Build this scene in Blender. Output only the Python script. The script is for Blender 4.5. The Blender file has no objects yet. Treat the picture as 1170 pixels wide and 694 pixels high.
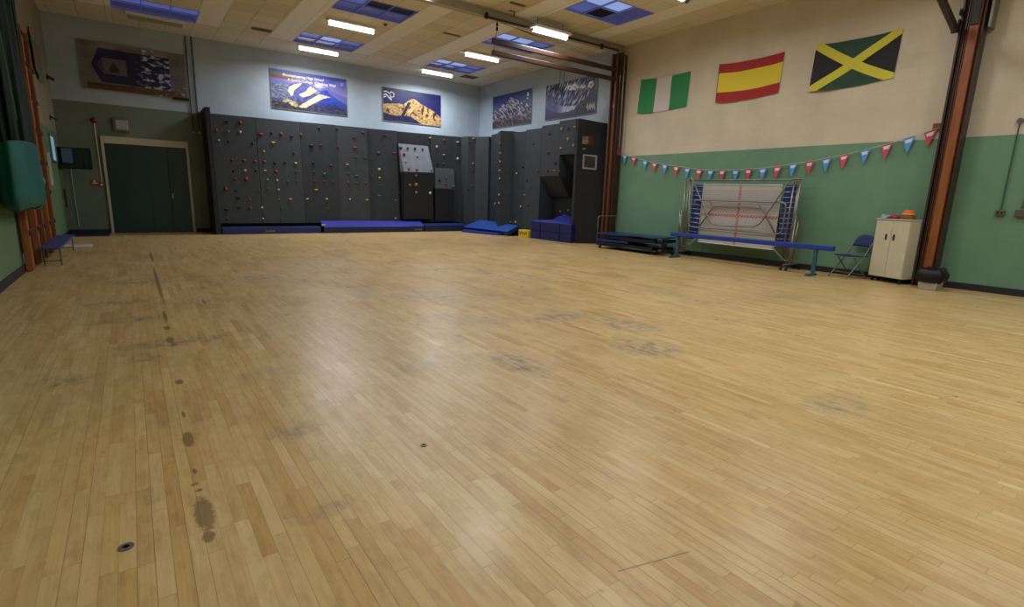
import bpy, math, random
from mathutils import Vector, Matrix, noise
random.seed(7)
C = bpy.context.scene.collection
XL, XR, YB, ZC, YF = -1.512, 12.232, 19.566, 5.859, -4.0
OFF = {}

# ------------------------------------------------------------------ mesh helper
class MB:
    def __init__(s): s.v = []; s.f = []; s.m = []; s.uv = None
    def add(s, vs, fs, mi=0):
        b = len(s.v); s.v += [tuple(p) for p in vs]
        for f in fs: s.f.append([b+i for i in f]); s.m.append(mi)
        return s
    def box(s, x0, x1, y0, y1, z0, z1, mi=0):
        return s.hexa([(x0,y0,z0),(x1,y0,z0),(x1,y1,z0),(x0,y1,z0)], [(x0,y0,z1),(x1,y0,z1),(x1,y1,z1),(x0,y1,z1)], mi)
    def hexa(s, lo, hi, mi=0):
        return s.add(list(lo)+list(hi), [(3,2,1,0),(4,5,6,7),(0,1,5,4),(1,2,6,5),(2,3,7,6),(3,0,4,7)], mi)
    def prism(s, pts, vec, mi=0):
        n = len(pts); v = Vector(vec)
        a = [Vector(p) for p in pts]; b = [p+v for p in a]
        fs = [list(range(n))[::-1], list(range(n, 2*n))] + [(i, (i+1) % n, n+(i+1) % n, n+i) for i in range(n)]
        return s.add(a+b, fs, mi)
    def tube(s, pts, r, seg=8, closed=False, mi=0, caps=True):
        P = [Vector(p) for p in pts]; n = len(P)
        rr = r if isinstance(r, (list, tuple)) else [r]*n
        rings = []; up = None
        for i in range(n):
            if closed: t = (P[(i+1) % n]-P[i-1])
            elif i == 0: t = P[1]-P[0]
            elif i == n-1: t = P[-1]-P[-2]
            else: t = (P[i+1]-P[i]).normalized()+(P[i]-P[i-1]).normalized()
            t = t.normalized() if t.length > 1e-9 else Vector((0,0,1))
            if up is None:
                a = Vector((0,0,1)) if abs(t.z) < .9 else Vector((1,0,0))
                up = t.cross(a).normalized()
            up = (up - t*up.dot(t)).normalized()
            w = t.cross(up)
            rings.append([P[i]+(up*math.cos(2*math.pi*k/seg)+w*math.sin(2*math.pi*k/seg))*rr[i] for k in range(seg)])
        vs = [p for rg in rings for p in rg]; fs = []
        for i in range(n if closed else n-1):
            j = (i+1) % n
            for k in range(seg):
                k2 = (k+1) % seg
                fs.append((i*seg+k, i*seg+k2, j*seg+k2, j*seg+k))
        if not closed and caps:
            fs.append(list(range(seg))[::-1]); fs.append([(n-1)*seg+k for k in range(seg)])
        return s.add(vs, fs, mi)
    def ball(s, c, r, seg=12, rings=8, mi=0, zmin=-1):
        c = Vector(c); R = r if isinstance(r, (tuple, list)) else (r, r, r)
        vs = []; fs = []
        for i in range(rings+1):
            a = -math.pi/2 + math.pi*i/rings
            zz = max(zmin, math.sin(a))
            for k in range(seg):
                b = 2*math.pi*k/seg
                vs.append(c+Vector((R[0]*math.cos(a)*math.cos(b), R[1]*math.cos(a)*math.sin(b), R[2]*zz)))
        for i in range(rings):
            for k in range(seg):
                k2 = (k+1) % seg
                fs.append((i*seg+k, i*seg+k2, (i+1)*seg+k2, (i+1)*seg+k))
        return s.add(vs, fs, mi)
    def grid(s, fn, nu, nv, mi=0, uv=False):
        vs = [fn(i/nu, j/nv) for j in range(nv+1) for i in range(nu+1)]
        fs = [(j*(nu+1)+i, j*(nu+1)+i+1, (j+1)*(nu+1)+i+1, (j+1)*(nu+1)+i) for j in range(nv) for i in range(nu)]
        if uv: s.uv = [(i/nu, j/nv) for j in range(nv+1) for i in range(nu+1)]
        return s.add(vs, fs, mi)
    def build(s, name, mats, parent=None, smooth=False, bevel=0, origin=None, solid=0):
        if parent is not None: o0 = OFF[parent.name]
        elif origin is not None: o0 = Vector(origin)
        else: o0 = Vector((0,0,0))
        me = bpy.data.meshes.new(name)
        me.from_pydata([tuple(Vector(p)-o0) for p in s.v], [], s.f)
        if not isinstance(mats, (list, tuple)): mats = [mats]
        for m in mats: me.materials.append(m)
        for p, mi in zip(me.polygons, s.m): p.material_index = mi; p.use_smooth = smooth
        if s.uv:
            l = me.uv_layers.new(name='UVMap')
            for lp in me.loops: l.data[lp.index].uv = s.uv[lp.vertex_index]
        me.validate(); me.update()
        o = bpy.data.objects.new(name, me); C.objects.link(o)
        if parent is not None: o.parent = parent; OFF[o.name] = o0
        else: o.location = o0; OFF[o.name] = o0
        if bevel:
            b = o.modifiers.new('Bevel', 'BEVEL'); b.width = bevel; b.segments = 2; b.limit_method = 'ANGLE'; b.harden_normals = False
        if solid:
            b = o.modifiers.new('Solidify', 'SOLIDIFY'); b.thickness = solid
        return o

def tag(o, label, cat, group=None):
    o['label'] = label; o['category'] = cat
    if group: o['group'] = group
    return o
def thing(name, label, cat, loc=(0,0,0), group=None):
    o = bpy.data.objects.new(name, None); C.objects.link(o); o.location = loc
    o.empty_display_size = .1
    OFF[o.name] = Vector(loc)
    return tag(o, label, cat, group)
def struct(name, mb, m, **k):
    o = mb.build(name, m, **k); o['kind'] = 'structure'; return o
def copy_tree(o, parent=None):
    c = o.copy(); C.objects.link(c); c.parent = parent
    for ch in list(o.children): copy_tree(ch, c)
    return c
def rounded(pts, rad, n=5):
    """polyline with its inner corners rounded"""
    P = [Vector(p) for p in pts]; out = [P[0]]
    for i in range(1, len(P)-1):
        a = (P[i-1]-P[i]); b = (P[i+1]-P[i]); r = min(rad, a.length*.45, b.length*.45)
        p0 = P[i]+a.normalized()*r; p1 = P[i]+b.normalized()*r
        for k in range(n+1):
            t = k/n; out.append(p0*(1-t)**2+P[i]*2*t*(1-t)+p1*t*t)
    return out+[P[-1]]

# ------------------------------------------------------------------ materials
def lin(c):
    return tuple(((x/255)/12.92 if x/255 <= .04045 else ((x/255+.055)/1.055)**2.4) for x in c)
def mat(name, rgb, rough=.6, metal=0, spec=.4, emit=None, es=0, noise_amt=0, nscale=8, coat=0, bump=0, stretch=(1,1,1)):
    m = bpy.data.materials.new(name); m.use_nodes = True
    nt = m.node_tree; b = nt.nodes['Principled BSDF']; col = lin(rgb)
    b.inputs['Base Color'].default_value = (*col, 1)
    b.inputs['Roughness'].default_value = rough; b.inputs['Metallic'].default_value = metal
    b.inputs['Specular IOR Level'].default_value = spec; b.inputs['Coat Weight'].default_value = coat
    if emit: b.inputs['Emission Color'].default_value = (*lin(emit), 1); b.inputs['Emission Strength'].default_value = es
    if noise_amt or bump:
        tc = nt.nodes.new('ShaderNodeTexCoord'); mp = nt.nodes.new('ShaderNodeMapping'); mp.inputs['Scale'].default_value = stretch
        nt.links.new(tc.outputs['Object'], mp.inputs[0])
        nz = nt.nodes.new('ShaderNodeTexNoise'); nz.inputs['Scale'].default_value = nscale; nz.inputs['Detail'].default_value = 4
        nt.links.new(mp.outputs[0], nz.inputs['Vector'])
    if noise_amt:
        r = nt.nodes.new('ShaderNodeValToRGB'); r.color_ramp.elements[0].position = .3; r.color_ramp.elements[1].position = .7
        r.color_ramp.elements[0].color = (*[max(0, c*(1-noise_amt)) for c in col], 1)
        r.color_ramp.elements[1].color = (*[min(1, c*(1+noise_amt)) for c in col], 1)
        nt.links.new(nz.outputs['Fac'], r.inputs[0]); nt.links.new(r.outputs[0], b.inputs['Base Color'])
    if bump:
        bp = nt.nodes.new('ShaderNodeBump'); bp.inputs['Strength'].default_value = bump; bp.inputs['Distance'].default_value = .02
        nt.links.new(nz.outputs['Fac'], bp.inputs['Height']); nt.links.new(bp.outputs[0], b.inputs['Normal'])
    return m

class NT:
    """terse node building"""
    def __init__(s, name):
        s.mat = bpy.data.materials.new(name); s.mat.use_nodes = True; s.nt = s.mat.node_tree; s.b = s.nt.nodes['Principled BSDF']
    def n(s, t, **k):
        o = s.nt.nodes.new(t)
        for a, v in k.items(): setattr(o, a, v)
        return o
    def l(s, a, b): s.nt.links.new(a, b)
    def put(s, inp, v):
        if isinstance(v, (int, float)): inp.default_value = v
        elif isinstance(v, (tuple, list)): inp.default_value = (*v, 1) if len(v) == 3 and inp.type == 'RGBA' else v
        else: s.l(v, inp)
    def m(s, op, a, b=None, c=None, clamp=False):
        o = s.n('ShaderNodeMath', operation=op, use_clamp=clamp); s.put(o.inputs[0], a)
        if b is not None: s.put(o.inputs[1], b)
        if c is not None: s.put(o.inputs[2], c)
        return o.outputs[0]
    def mix(s, f, a, b, bt='MIX'):
        o = s.n('ShaderNodeMix', data_type='RGBA', blend_type=bt); s.put(o.inputs[0], f); s.put(o.inputs[6], a); s.put(o.inputs[7], b); return o.outputs[2]
    def coord(s, kind='Object'):
        t = s.n('ShaderNodeTexCoord'); x = s.n('ShaderNodeSeparateXYZ'); s.l(t.outputs[kind], x.inputs[0]); return t.outputs[kind], x.outputs[0], x.outputs[1], x.outputs[2]
    def comb(s, x, y, z=0):
        o = s.n('ShaderNodeCombineXYZ'); s.put(o.inputs[0], x); s.put(o.inputs[1], y); s.put(o.inputs[2], z); return o.outputs[0]
    def noise(s, vec, scale, detail=3, rough=.5):
        o = s.n('ShaderNodeTexNoise'); s.put(o.inputs['Vector'], vec); o.inputs['Scale'].default_value = scale; o.inputs['Detail'].default_value = detail; o.inputs['Roughness'].default_value = rough; return o.outputs['Fac']
    def white(s, vec):
        o = s.n('ShaderNodeTexWhiteNoise', noise_dimensions='3D'); s.put(o.inputs['Vector'], vec); return o.outputs['Value']
    def ramp(s, f, stops, interp='LINEAR'):
        o = s.n('ShaderNodeValToRGB'); cr = o.color_ramp; cr.interpolation = interp
        while len(cr.elements) < len(stops): cr.elements.new(.5)
        for e, (p, c) in zip(cr.elements, stops): e.position = p; e.color = (*c, 1)
        s.put(o.inputs[0], f); return o.outputs[0]
    def bump(s, h, st=.3, d=.01):
        o = s.n('ShaderNodeBump'); o.inputs['Strength'].default_value = st; o.inputs['Distance'].default_value = d; s.put(o.inputs['Height'], h); s.l(o.outputs[0], s.b.inputs['Normal'])

def block_wall(name, axis, upper, lower, zsplit, switch=None, upper2=None, lower_until=None):
    """painted blockwork; courses 225 mm, blocks 450 mm"""
    t = NT(name); v, x, y, z = t.coord()
    u = {'x': x, 'y': y}[axis]
    br = t.n('ShaderNodeTexBrick'); br.offset = .5; br.inputs['Scale'].default_value = 1
    br.inputs['Brick Width'].default_value = .45; br.inputs['Row Height'].default_value = .225
    br.inputs['Mortar Size'].default_value = .006; br.inputs['Mortar Smooth'].default_value = .6; br.inputs['Bias'].default_value = 0
    br.inputs['Color1'].default_value = (.985,.985,.985,1); br.inputs['Color2'].default_value = (1.015,1.015,1.015,1); br.inputs['Mortar'].default_value = (.93,.93,.93,1)
    t.l(t.comb(u, z), br.inputs['Vector'])
    up = upper
    if switch is not None: up = t.mix(t.m('GREATER_THAN', y, switch), upper, upper2)
    below = t.m('LESS_THAN', z, zsplit)
    if lower_until is not None: below = t.m('MULTIPLY', below, t.m('LESS_THAN', u, lower_until))
    base = t.mix(below, up, lower)
    nz = t.noise(v, 1.3, 4)
    dirt = t.ramp(nz, [(.3, (.9,.9,.9)), (.7, (1.06,1.06,1.06))])
    col = t.mix(1, base, br.outputs['Color'], 'MULTIPLY'); col = t.mix(1, col, dirt, 'MULTIPLY')
    t.l(col, t.b.inputs['Base Color']); t.b.inputs['Roughness'].default_value = .5; t.b.inputs['Specular IOR Level'].default_value = .35
    h = t.m('ADD', t.m('MULTIPLY', br.outputs['Fac'], -1), t.m('MULTIPLY', t.noise(v, 60, 3), .25))
    t.bump(h, .22, .005)
    return t.mat

# ================================================================== SETTING
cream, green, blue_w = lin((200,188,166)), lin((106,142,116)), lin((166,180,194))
m_back = block_wall('wall_paint_back', 'x', blue_w, lin((106,120,104)), 3.657, lower_until=2.1)
m_right = block_wall('wall_paint_right', 'y', cream, green, 2.705, switch=11.62, upper2=blue_w, lower_until=11.62)
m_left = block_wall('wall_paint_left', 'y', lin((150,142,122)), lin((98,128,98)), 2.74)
m_white = mat('white_paint', (205,205,200), .5)
m_dark = mat('dark_metal', (40,38,36), .45, .4)
m_steel = mat('brushed_steel', (150,148,142), .35, .85)
m_grey_steel = mat('dull_steel', (128,124,114), .45, .6, noise_amt=.12)
m_black = mat('black_rubber', (18,18,20), .7)
m_base = mat('dark_skirting', (34,34,38), .6)

def floor_material():
    t = NT('maple_strip_floor'); v, x, y, z = t.coord()
    W, Lh = .0575, .62
    row = t.m('FLOOR', t.m('DIVIDE', x, W))
    r1 = t.white(t.comb(row, 3.7, 0))
    yy = t.m('DIVIDE', t.m('ADD', y, t.m('MULTIPLY', r1, 9.3)), Lh)
    idx = t.m('FLOOR', yy)
    r2 = t.white(t.comb(row, idx, 1.5)); r3 = t.white(t.comb(row, idx, 8.5))
    base = t.ramp(r2, [(0, lin((192,160,106))), (.25, lin((200,170,117))), (.6, lin((206,178,126))), (.85, lin((200,168,112))), (.93, lin((189,152,96))), (.97, lin((200,166,110))), (1, lin((215,190,140)))])
    grain = t.noise(t.comb(t.m('MULTIPLY', x, 70), t.m('MULTIPLY', y, 2.2), t.m('MULTIPLY', r3, 40)), 1, 4, .6)
    gr = t.ramp(grain, [(.3, (.9,.885,.86)), (.65, (1.04,1.04,1.04))])
    big = t.ramp(t.noise(v, .55, 4, .6), [(.32, (.93,.92,.9)), (.68, (1.06,1.06,1.06))])
    mid = t.ramp(t.noise(t.comb(t.m('MULTIPLY', x, 9), t.m('MULTIPLY', y, 3), t.m('MULTIPLY', r3, 30)), 1.6, 5, .7), [(.34, (.86,.82,.76)), (.55, (1.03,1.03,1.03))])
    col = t.mix(1, base, gr, 'MULTIPLY'); col = t.mix(1, col, big, 'MULTIPLY'); col = t.mix(1, col, mid, 'MULTIPLY')
    # worn patches where chairs and apparatus stand
    nz = t.noise(t.comb(t.m('MULTIPLY', x, 3.2), t.m('MULTIPLY', y, 1.6), 0), 3.2, 5, .7)
    nf = t.noise(t.comb(t.m('MULTIPLY', x, 17.4), t.m('MULTIPLY', y, 2), 0), 1, 3, .6)
    thr = t.m('ADD', t.m('MULTIPLY', nz, .6), t.m('MULTIPLY', nf, .4))
    grey = None
    for cx, cy, rx, ry, s in [(.2,5.6,.36,.13,1.25),(-.02,5.2,.1,.12,1),(-.15,6.8,.3,.13,1),(-.54,4.84,.13,.14,.9),(-.03,9.5,.35,.3,.8),(-.25,7.85,.25,.12,1),
                              (.55,2.2,.1,.05,.9),(.02,12.6,.3,.5,.7),(4.05,4.67,.36,.17,1.2),(4.56,3.95,.22,.34,1.1),(2.62,3.45,.14,.3,1.25),(4.0,3.22,.26,.26,1.1),
                              (4.05,1.5,.25,.15,.75),(1.6,9.2,.5,.4,.75),(2.6,10.4,.6,.5,.7),(3.3,6.6,.4,.5,.7),(.7,7.4,.3,.3,.6),(.65,3.1,.12,.12,.6),(5.6,7.4,.5,.5,.7),(-.05,2.75,.05,.06,.9)]:
        dx = t.m('DIVIDE', t.m('SUBTRACT', x, cx), rx*1.5); dy = t.m('DIVIDE', t.m('SUBTRACT', y, cy), ry*1.5)
        d = t.m('SUBTRACT', 1, t.m('ADD', t.m('MULTIPLY', dx, dx), t.m('MULTIPLY', dy, dy)), clamp=True)
        d = t.m('MULTIPLY', d, s)
        grey = d if grey is None else t.m('MAXIMUM', grey, d)
    blot = t.ramp(thr, [(.36, (0,0,0)), (.56, (1,1,1))])
    soft = t.ramp(t.noise(v, 6.5, 5, .7), [(.4, (.15,.15,.15)), (.62, (1,1,1))])
    g = t.m('MULTIPLY', t.m('MULTIPLY', t.m('POWER', grey, .8), blot), soft)
    g = t.m('ADD', t.m('MULTIPLY', g, .9), t.m('MULTIPLY', t.m('MULTIPLY', grey, blot), .14), clamp=True)
    wear = t.ramp(t.noise(t.comb(t.m('MULTIPLY', x, 1.6), y, 4.2), .9, 6, .72), [(.5, (0,0,0)), (.7, (1,1,1))])
    wear = t.m('MULTIPLY', wear, t.m('MULTIPLY', t.m('GREATER_THAN', y, 3.4), .34))
    col = t.mix(t.m('MAXIMUM', g, wear), col, lin((112,100,90)))
    # a dark broken line where floor tape was pulled off
    line = None
    for cx, cy, rx, ry in [(.22,12.9,.03,1.3),(.2,9.4,.028,2.2),(.18,6.8,.026,.42),(.17,6.22,.04,.1),(.17,5.72,.04,.16),(.16,4.4,.038,.07),(.14,3.72,.014,.08),(.135,3.32,.036,.14),(.13,2.69,.02,.02),(.13,2.9,.012,.04),(.132,2.47,.05,.2),(.128,2.28,.03,.06),(.12,2.76,.024,.02),(.62,7.5,.02,.2)]:
        dx = t.m('DIVIDE', t.m('ABSOLUTE', t.m('SUBTRACT', x, cx)), rx); dy = t.m('DIVIDE', t.m('ABSOLUTE', t.m('SUBTRACT', y, cy)), ry)
        d = t.m('SUBTRACT', 1, t.m('ADD', t.m('MULTIPLY', dx, dx), t.m('MULTIPLY', dy, dy)), clamp=True)
        line = d if line is None else t.m('MAXIMUM', line, d)
    lf = t.noise(v, 38, 3, .7)
    lg = t.m('MULTIPLY', t.m('SUBTRACT', t.m('ADD', t.m('MULTIPLY', line, .9), lf), .72), 3.0, clamp=True)
    lg = t.m('MULTIPLY', t.m('MULTIPLY', lg, t.m('GREATER_THAN', line, .001)), .62)
    col = t.mix(lg, col, lin((84,64,42)))
    # small knots and dents
    sp = t.ramp(t.noise(v, 9, 2, .5), [(.73, (1,1,1)), (.78, (.72,.66,.6))])
    col = t.mix(1, col, sp, 'MULTIPLY')
    # a long scratch
    d1 = t.m('ABSOLUTE', t.m('ADD', t.m('SUBTRACT', y, 1.18), t.m('MULTIPLY', t.m('SUBTRACT', x, 1.41), .25)))
    sc = t.m('MULTIPLY', t.m('LESS_THAN', d1, .0035), t.m('MULTIPLY', t.m('GREATER_THAN', x, 1.41), t.m('LESS_THAN', x, 1.75)))
    col = t.mix(t.m('MULTIPLY', sc, .6), col, lin((90,66,40)))
    # joints
    fx = t.m('FRACT', t.m('DIVIDE', x, W)); fy = t.m('FRACT', yy)
    ex = t.m('MINIMUM', fx, t.m('SUBTRACT', 1, fx)); ey = t.m('MINIMUM', fy, t.m('SUBTRACT', 1, fy))
    jx = t.m('LESS_THAN', ex, t.m('ADD', .01, t.m('MULTIPLY', r1, .022))); jy = t.m('LESS_THAN', ey, .0016)
    j = t.m('MAXIMUM', t.m('MULTIPLY', jx, t.m('ADD', .25, t.m('MULTIPLY', r1, .45))), t.m('MULTIPLY', jy, .6))
    col = t.mix(j, col, lin((92,66,36)))
    t.l(col, t.b.inputs['Base Color'])
    t.l(t.m('ADD', .21, t.m('ADD', t.m('MULTIPLY', big_f(t, v), .2), t.m('MULTIPLY', g, .3))), t.b.inputs['Roughness'])
    t.b.inputs['Specular IOR Level'].default_value = .42
    t.bump(t.m('ADD', t.m('MULTIPLY', j, -1), t.m('ADD', t.m('MULTIPLY', r3, .6), t.m('MULTIPLY', grain, .25))), .12, .002)
    return t.mat
def big_f(t, v): return t.noise(v, 2.1, 4, .6)

struct('floor', MB().add([(XL,YF,0),(XR,YF,0),(XR,YB,0),(XL,YB,0)], [(0,1,2,3)]), floor_material())
struct('wall_back', MB().box(XL-.2, XR+.2, YB, YB+.2, 0, ZC+1.2), m_back)
struct('wall_right', MB().box(XR, XR+.2, YF, YB, 0, ZC+1.2), m_right)
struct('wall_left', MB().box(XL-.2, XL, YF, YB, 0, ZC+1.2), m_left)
struct('wall_front', MB().box(XL-.2, XR+.2, YF-.2, YF, 0, ZC+1.2), block_wall('wall_paint_front', 'x', lin((190,178,156)), green, 2.705))
for nm, b in [('baseboard_back', (XL+.02,-.6,YB-.025,YB,0,.11)), ('baseboard_back', (1.6,2.0,YB-.025,YB,0,.11)), ('baseboard_right', (XR-.025,XR,YF,YB,0,.12)), ('baseboard_left', (XL,XL+.025,YF,YB,0,.12))]:
    struct(nm, MB().box(*b), m_base, bevel=.004)

# ceiling: tile grid with openings for the rooflights
BX = [(.03,1.9),(4.43,6.26),(8.83,10.68)]; BY = [(16.68,17.88),(12.92,14.1),(9.2,10.4),(5.5,6.7),(1.8,3.0),(-1.9,-.7)]
def ceiling_material():
    t = NT('ceiling_tiles'); v, x, y, z = t.coord()
    u = t.m('FLOORED_MODULO', t.m('SUBTRACT', x, .03), 4.4)
    ux = t.m('DIVIDE', u, .61); uy = t.m('DIVIDE', t.m('SUBTRACT', y, 9.2), .61)
    bay = t.m('FLOOR', t.m('DIVIDE', t.m('SUBTRACT', x, .03), 4.4))
    r = t.white(t.comb(t.m('ADD', t.m('FLOOR', ux), t.m('MULTIPLY', bay, 17)), t.m('FLOOR', uy), 0))
    tile = t.ramp(r, [(0, lin((214,205,182))), (.5, lin((219,211,189))), (1, lin((224,217,197)))])
    s1 = t.m('MULTIPLY', t.m('MULTIPLY', t.m('GREATER_THAN', u, 3.74), t.m('LESS_THAN', y, 17.9)), 1.0)
    s2 = t.m('MULTIPLY', t.m('MULTIPLY', t.m('GREATER_THAN', u, 1.84), t.m('LESS_THAN', u, 2.45)), t.m('LESS_THAN', y, 17.9))
    pale = t.m('ADD', s1, t.m('MULTIPLY', s2, .7))
    near_wall = t.m('GREATER_THAN', y, 18.1)
    col = t.mix(t.m('MULTIPLY', near_wall, .6), tile, lin((222,222,216)))
    col = t.mix(pale, col, lin((240,242,242)))
    fx = t.m('FRACT', ux); fy = t.m('FRACT', uy)
    ex = t.m('MINIMUM', fx, t.m('SUBTRACT', 1, fx)); ey = t.m('MINIMUM', fy, t.m('SUBTRACT', 1, fy))
    line = t.m('MAXIMUM', t.m('LESS_THAN', ex, .018), t.m('MULTIPLY', t.m('LESS_THAN', ey, .018), t.m('SUBTRACT', 1, t.m('MINIMUM', pale, 1))))
    ln = t.ramp(t.noise(v, 1.5, 2), [(.4, (.66,.64,.6)), (.6, (.82,.8,.77))])
    col2 = t.mix(1, col, ln, 'MULTIPLY')
    col = t.mix(line, col, col2)
    t.l(col, t.b.inputs['Base Color']); t.b.inputs['Roughness'].default_value = .85; t.b.inputs['Specular IOR Level'].default_value = .15
    t.bump(t.m('ADD', t.m('MULTIPLY', line, -1), t.m('MULTIPLY', r, .5)), .35, .01)
    return t.mat
cm = MB()
xs = sorted([XL-.1, XR+.1]+[a for b in BX for a in b]); ys = sorted([YF-.1, YB+.1]+[a for b in BY for a in b])
for i in range(len(xs)-1):
    for j in range(len(ys)-1):
        xm, ym = (xs[i]+xs[i+1])/2, (ys[j]+ys[j+1])/2
        if any(a < xm < b for a, b in BX) and any(a < ym < b for a, b in BY): continue
        cm.add([(xs[i],ys[j],ZC),(xs[i+1],ys[j],ZC),(xs[i+1],ys[j+1],ZC),(xs[i],ys[j+1],ZC)], [(3,2,1,0)])
struct('ceiling', cm, ceiling_material())

# rooflights: a well given its own blue glow, closed by a grid of six diffuser panels
m_well = mat('rooflight_well', (90,95,160), .6, emit=(50,55,130), es=.2)
m_bar = mat('rooflight_bar', (110,112,160), .4, emit=(120,130,225), es=.1)  # faint glow stands in for the blue highlight on the frame
def pan(nm, rgb, es): return mat(nm, (20,22,40), .35, emit=rgb, es=es)
PM = {'B': pan('diffuser_bright', (158,182,240), .8), 'M': pan('diffuser_mid', (96,106,176), .6), 'P': pan('diffuser_dusk', (76,74,122), .5), 'K': mat('diffuser_missing', (10,10,14), .5), 'D': pan('diffuser_dark', (54,56,104), .45)}
PATS = {(0,0): 'MMMDDD', (1,0): 'MBMPPP', (2,0): 'BBMPPM', (0,1): 'MMMDDD', (1,1): 'MKKPPP', (2,1): 'BBMMPP', (2,2): 'BBPMKP'}
where = {(0,0): 'blue rooflight with three dim panels above the signpost banner', (1,0): 'blue rooflight above the banner with the snowy hill and title',
         (2,0): 'blue rooflight nearest the far corner of the hall', (1,1): 'blue rooflight with two black missing panels, above the strip lights', (2,1): 'blue rooflight partly hidden behind the two swung-out wooden booms',
         (2,2): 'blue rooflight with one black missing panel, above the green and white flag'}
for j, (y0, y1) in enumerate(BY):
    for i, (x0, x1) in enumerate(BX):
        if j > 2: 
            lb = 'blue rooflight in the ceiling over the near end of the hall'
        else: lb = where.get((i, j), 'blue rooflight in the ceiling over the near end of the hall')
        if lb.endswith('near end of the hall') and (i, j) not in where and j <= 1: lb = 'blue rooflight in the ceiling over the near end of the hall'
        if lb.endswith('near end of the hall') and not (j == 2 and i < 3): continue
        r = thing('rooflight', lb, 'skylight', ((x0+x1)/2, (y0+y1)/2, ZC), 'blue rooflights in the ceiling')
        w = MB(); h = .55; e = .04
        w.box(x0-e, x0, y0-e, y1+e, ZC+.002, ZC+h); w.box(x1, x1+e, y0-e, y1+e, ZC+.002, ZC+h); w.box(x0, x1, y0-e, y0, ZC+.002, ZC+h); w.box(x0, x1, y1, y1+e, ZC+.002, ZC+h); w.box(x0-e, x1+e, y0-e, y1+e, ZC+h, ZC+h+.03)
        w.build('well', m_well, r)
        g = MB(); fw = .018
        for xx in (x0, x1-fw): g.box(xx, xx+fw, y0, y1, ZC-.012, ZC+.05)
        for yy in (y0, y1-fw): g.box(x0+fw, x1-fw, yy, yy+fw, ZC-.012, ZC+.05)
        for k in (1, 2): xx = x0+(x1-x0)*k/3; g.box(xx-.008, xx+.008, y0+fw, y1-fw, ZC+.004, ZC+.04)
        g.box(x0+fw, x1-fw, (y0+y1)/2-.008, (y0+y1)/2+.008, ZC+.004, ZC+.04)
        g.build('frame', m_bar, r)
        pat = PATS.get((i, j), 'BMMPPP')
        for q in range(6):
            cx, cy = q % 3, q//3
            a0 = x0+(x1-x0)*cx/3+.012; a1 = x0+(x1-x0)*(cx+1)/3-.012; b0 = y0+(y1-y0)*cy/2+.012; b1 = y0+(y1-y0)*(cy+1)/2-.012
            MB().box(a0, a1, b0, b1, ZC+.045, ZC+.052).build('diffuser_panel', PM[pat[q]], r)

# strip lights
m_tube = mat('lit_diffuser', (255,255,255), .4, emit=(255,250,252), es=7)
m_tube_off = mat('unlit_diffuser', (150,146,130), .4)
m_batten = mat('batten_white', (226,228,228), .4)
def strip_light(x0, x1, y, lit, label, z=ZC, power=150):
    cx = (x0+x1)/2; ZC_ = ZC; zc = z
    t = thing('strip_light', label, 'ceiling light', (cx, y, z), 'fluorescent strip lights on the ceiling')
    MB().box(x0-.03, x1+.03, y-.17, y+.09, z-.06, z-.002).build('batten', m_batten, t, bevel=.008)
    if z < ZC-.01:
        for xe in (x0+.15, x1-.15): MB().tube([(xe,y,z-.004),(xe,y,ZC-.001)], .008, 6).build('suspension_rod', m_dark, t)
    d = MB(); n = 8; prof = [(y-.03+.11*(.5-.5*math.cos(math.pi*k/n)), z-.07-.075*math.sin(math.pi*k/n)) for k in range(n+1)]
    d.prism([(x0, a, b) for a, b in prof], (x1-x0, 0, 0)); d.build('diffuser', m_tube if lit else m_tube_off, t)
    for xe in (x0-.03, x1): MB().box(xe, xe+.03, y-.035, y+.09, z-.15, z-.07).build('end_cap', m_batten, t, bevel=.006)
    if lit:
        L = bpy.data.lights.new('strip_light_glow', 'AREA'); L.shape = 'RECTANGLE'; L.size = x1-x0; L.size_y = .1; L.energy = power; L.color = (.93,.97,1)
        o = bpy.data.objects.new('strip_light_glow', L); C.objects.link(o); o.location = (0, .025, -.165); o.parent = t
        L.spread = math.radians(165)
strip_light(4.68, 5.88, 18.15, 1, 'lit strip light just above the snowy hill banner', power=135)
strip_light(4.65, 5.88, 15.0, 1, 'lit strip light between two blue rooflights over the middle of the climbing wall', power=64)
strip_light(8.96, 10.2, 18.3, 1, 'lit strip light just above the orange ridge banner', power=130)
strip_light(8.95, 10.2, 15.22, 1, 'lit strip light between the far corner rooflight and the booms', power=64)
strip_light(8.6, 9.74, 11.3, 1, 'lit strip light hanging right beside the long ceiling girder', z=5.66, power=52)
strip_light(4.65, 5.85, 11.36, 1, 'lit strip light cut off by the top of the photo', power=62)
strip_light(.35, 1.6, 18.12, 0, 'unlit strip light above the signpost banner')
for xx, yy, pw in [(4.7,8.1,65),(8.96,8.0,50),(4.7,4.4,72),(8.96,4.4,50),(.35,1.0,30),(4.7,1.0,80),(8.96,1.0,50),(.35,-2.4,50),(4.7,-2.4,90),(8.96,-2.4,44)]:  # out of view, added along the rows to light the near half
    strip_light(xx, xx+1.24, yy, 1, 'unseen strip light added to light the near half of the hall', power=pw)

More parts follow.
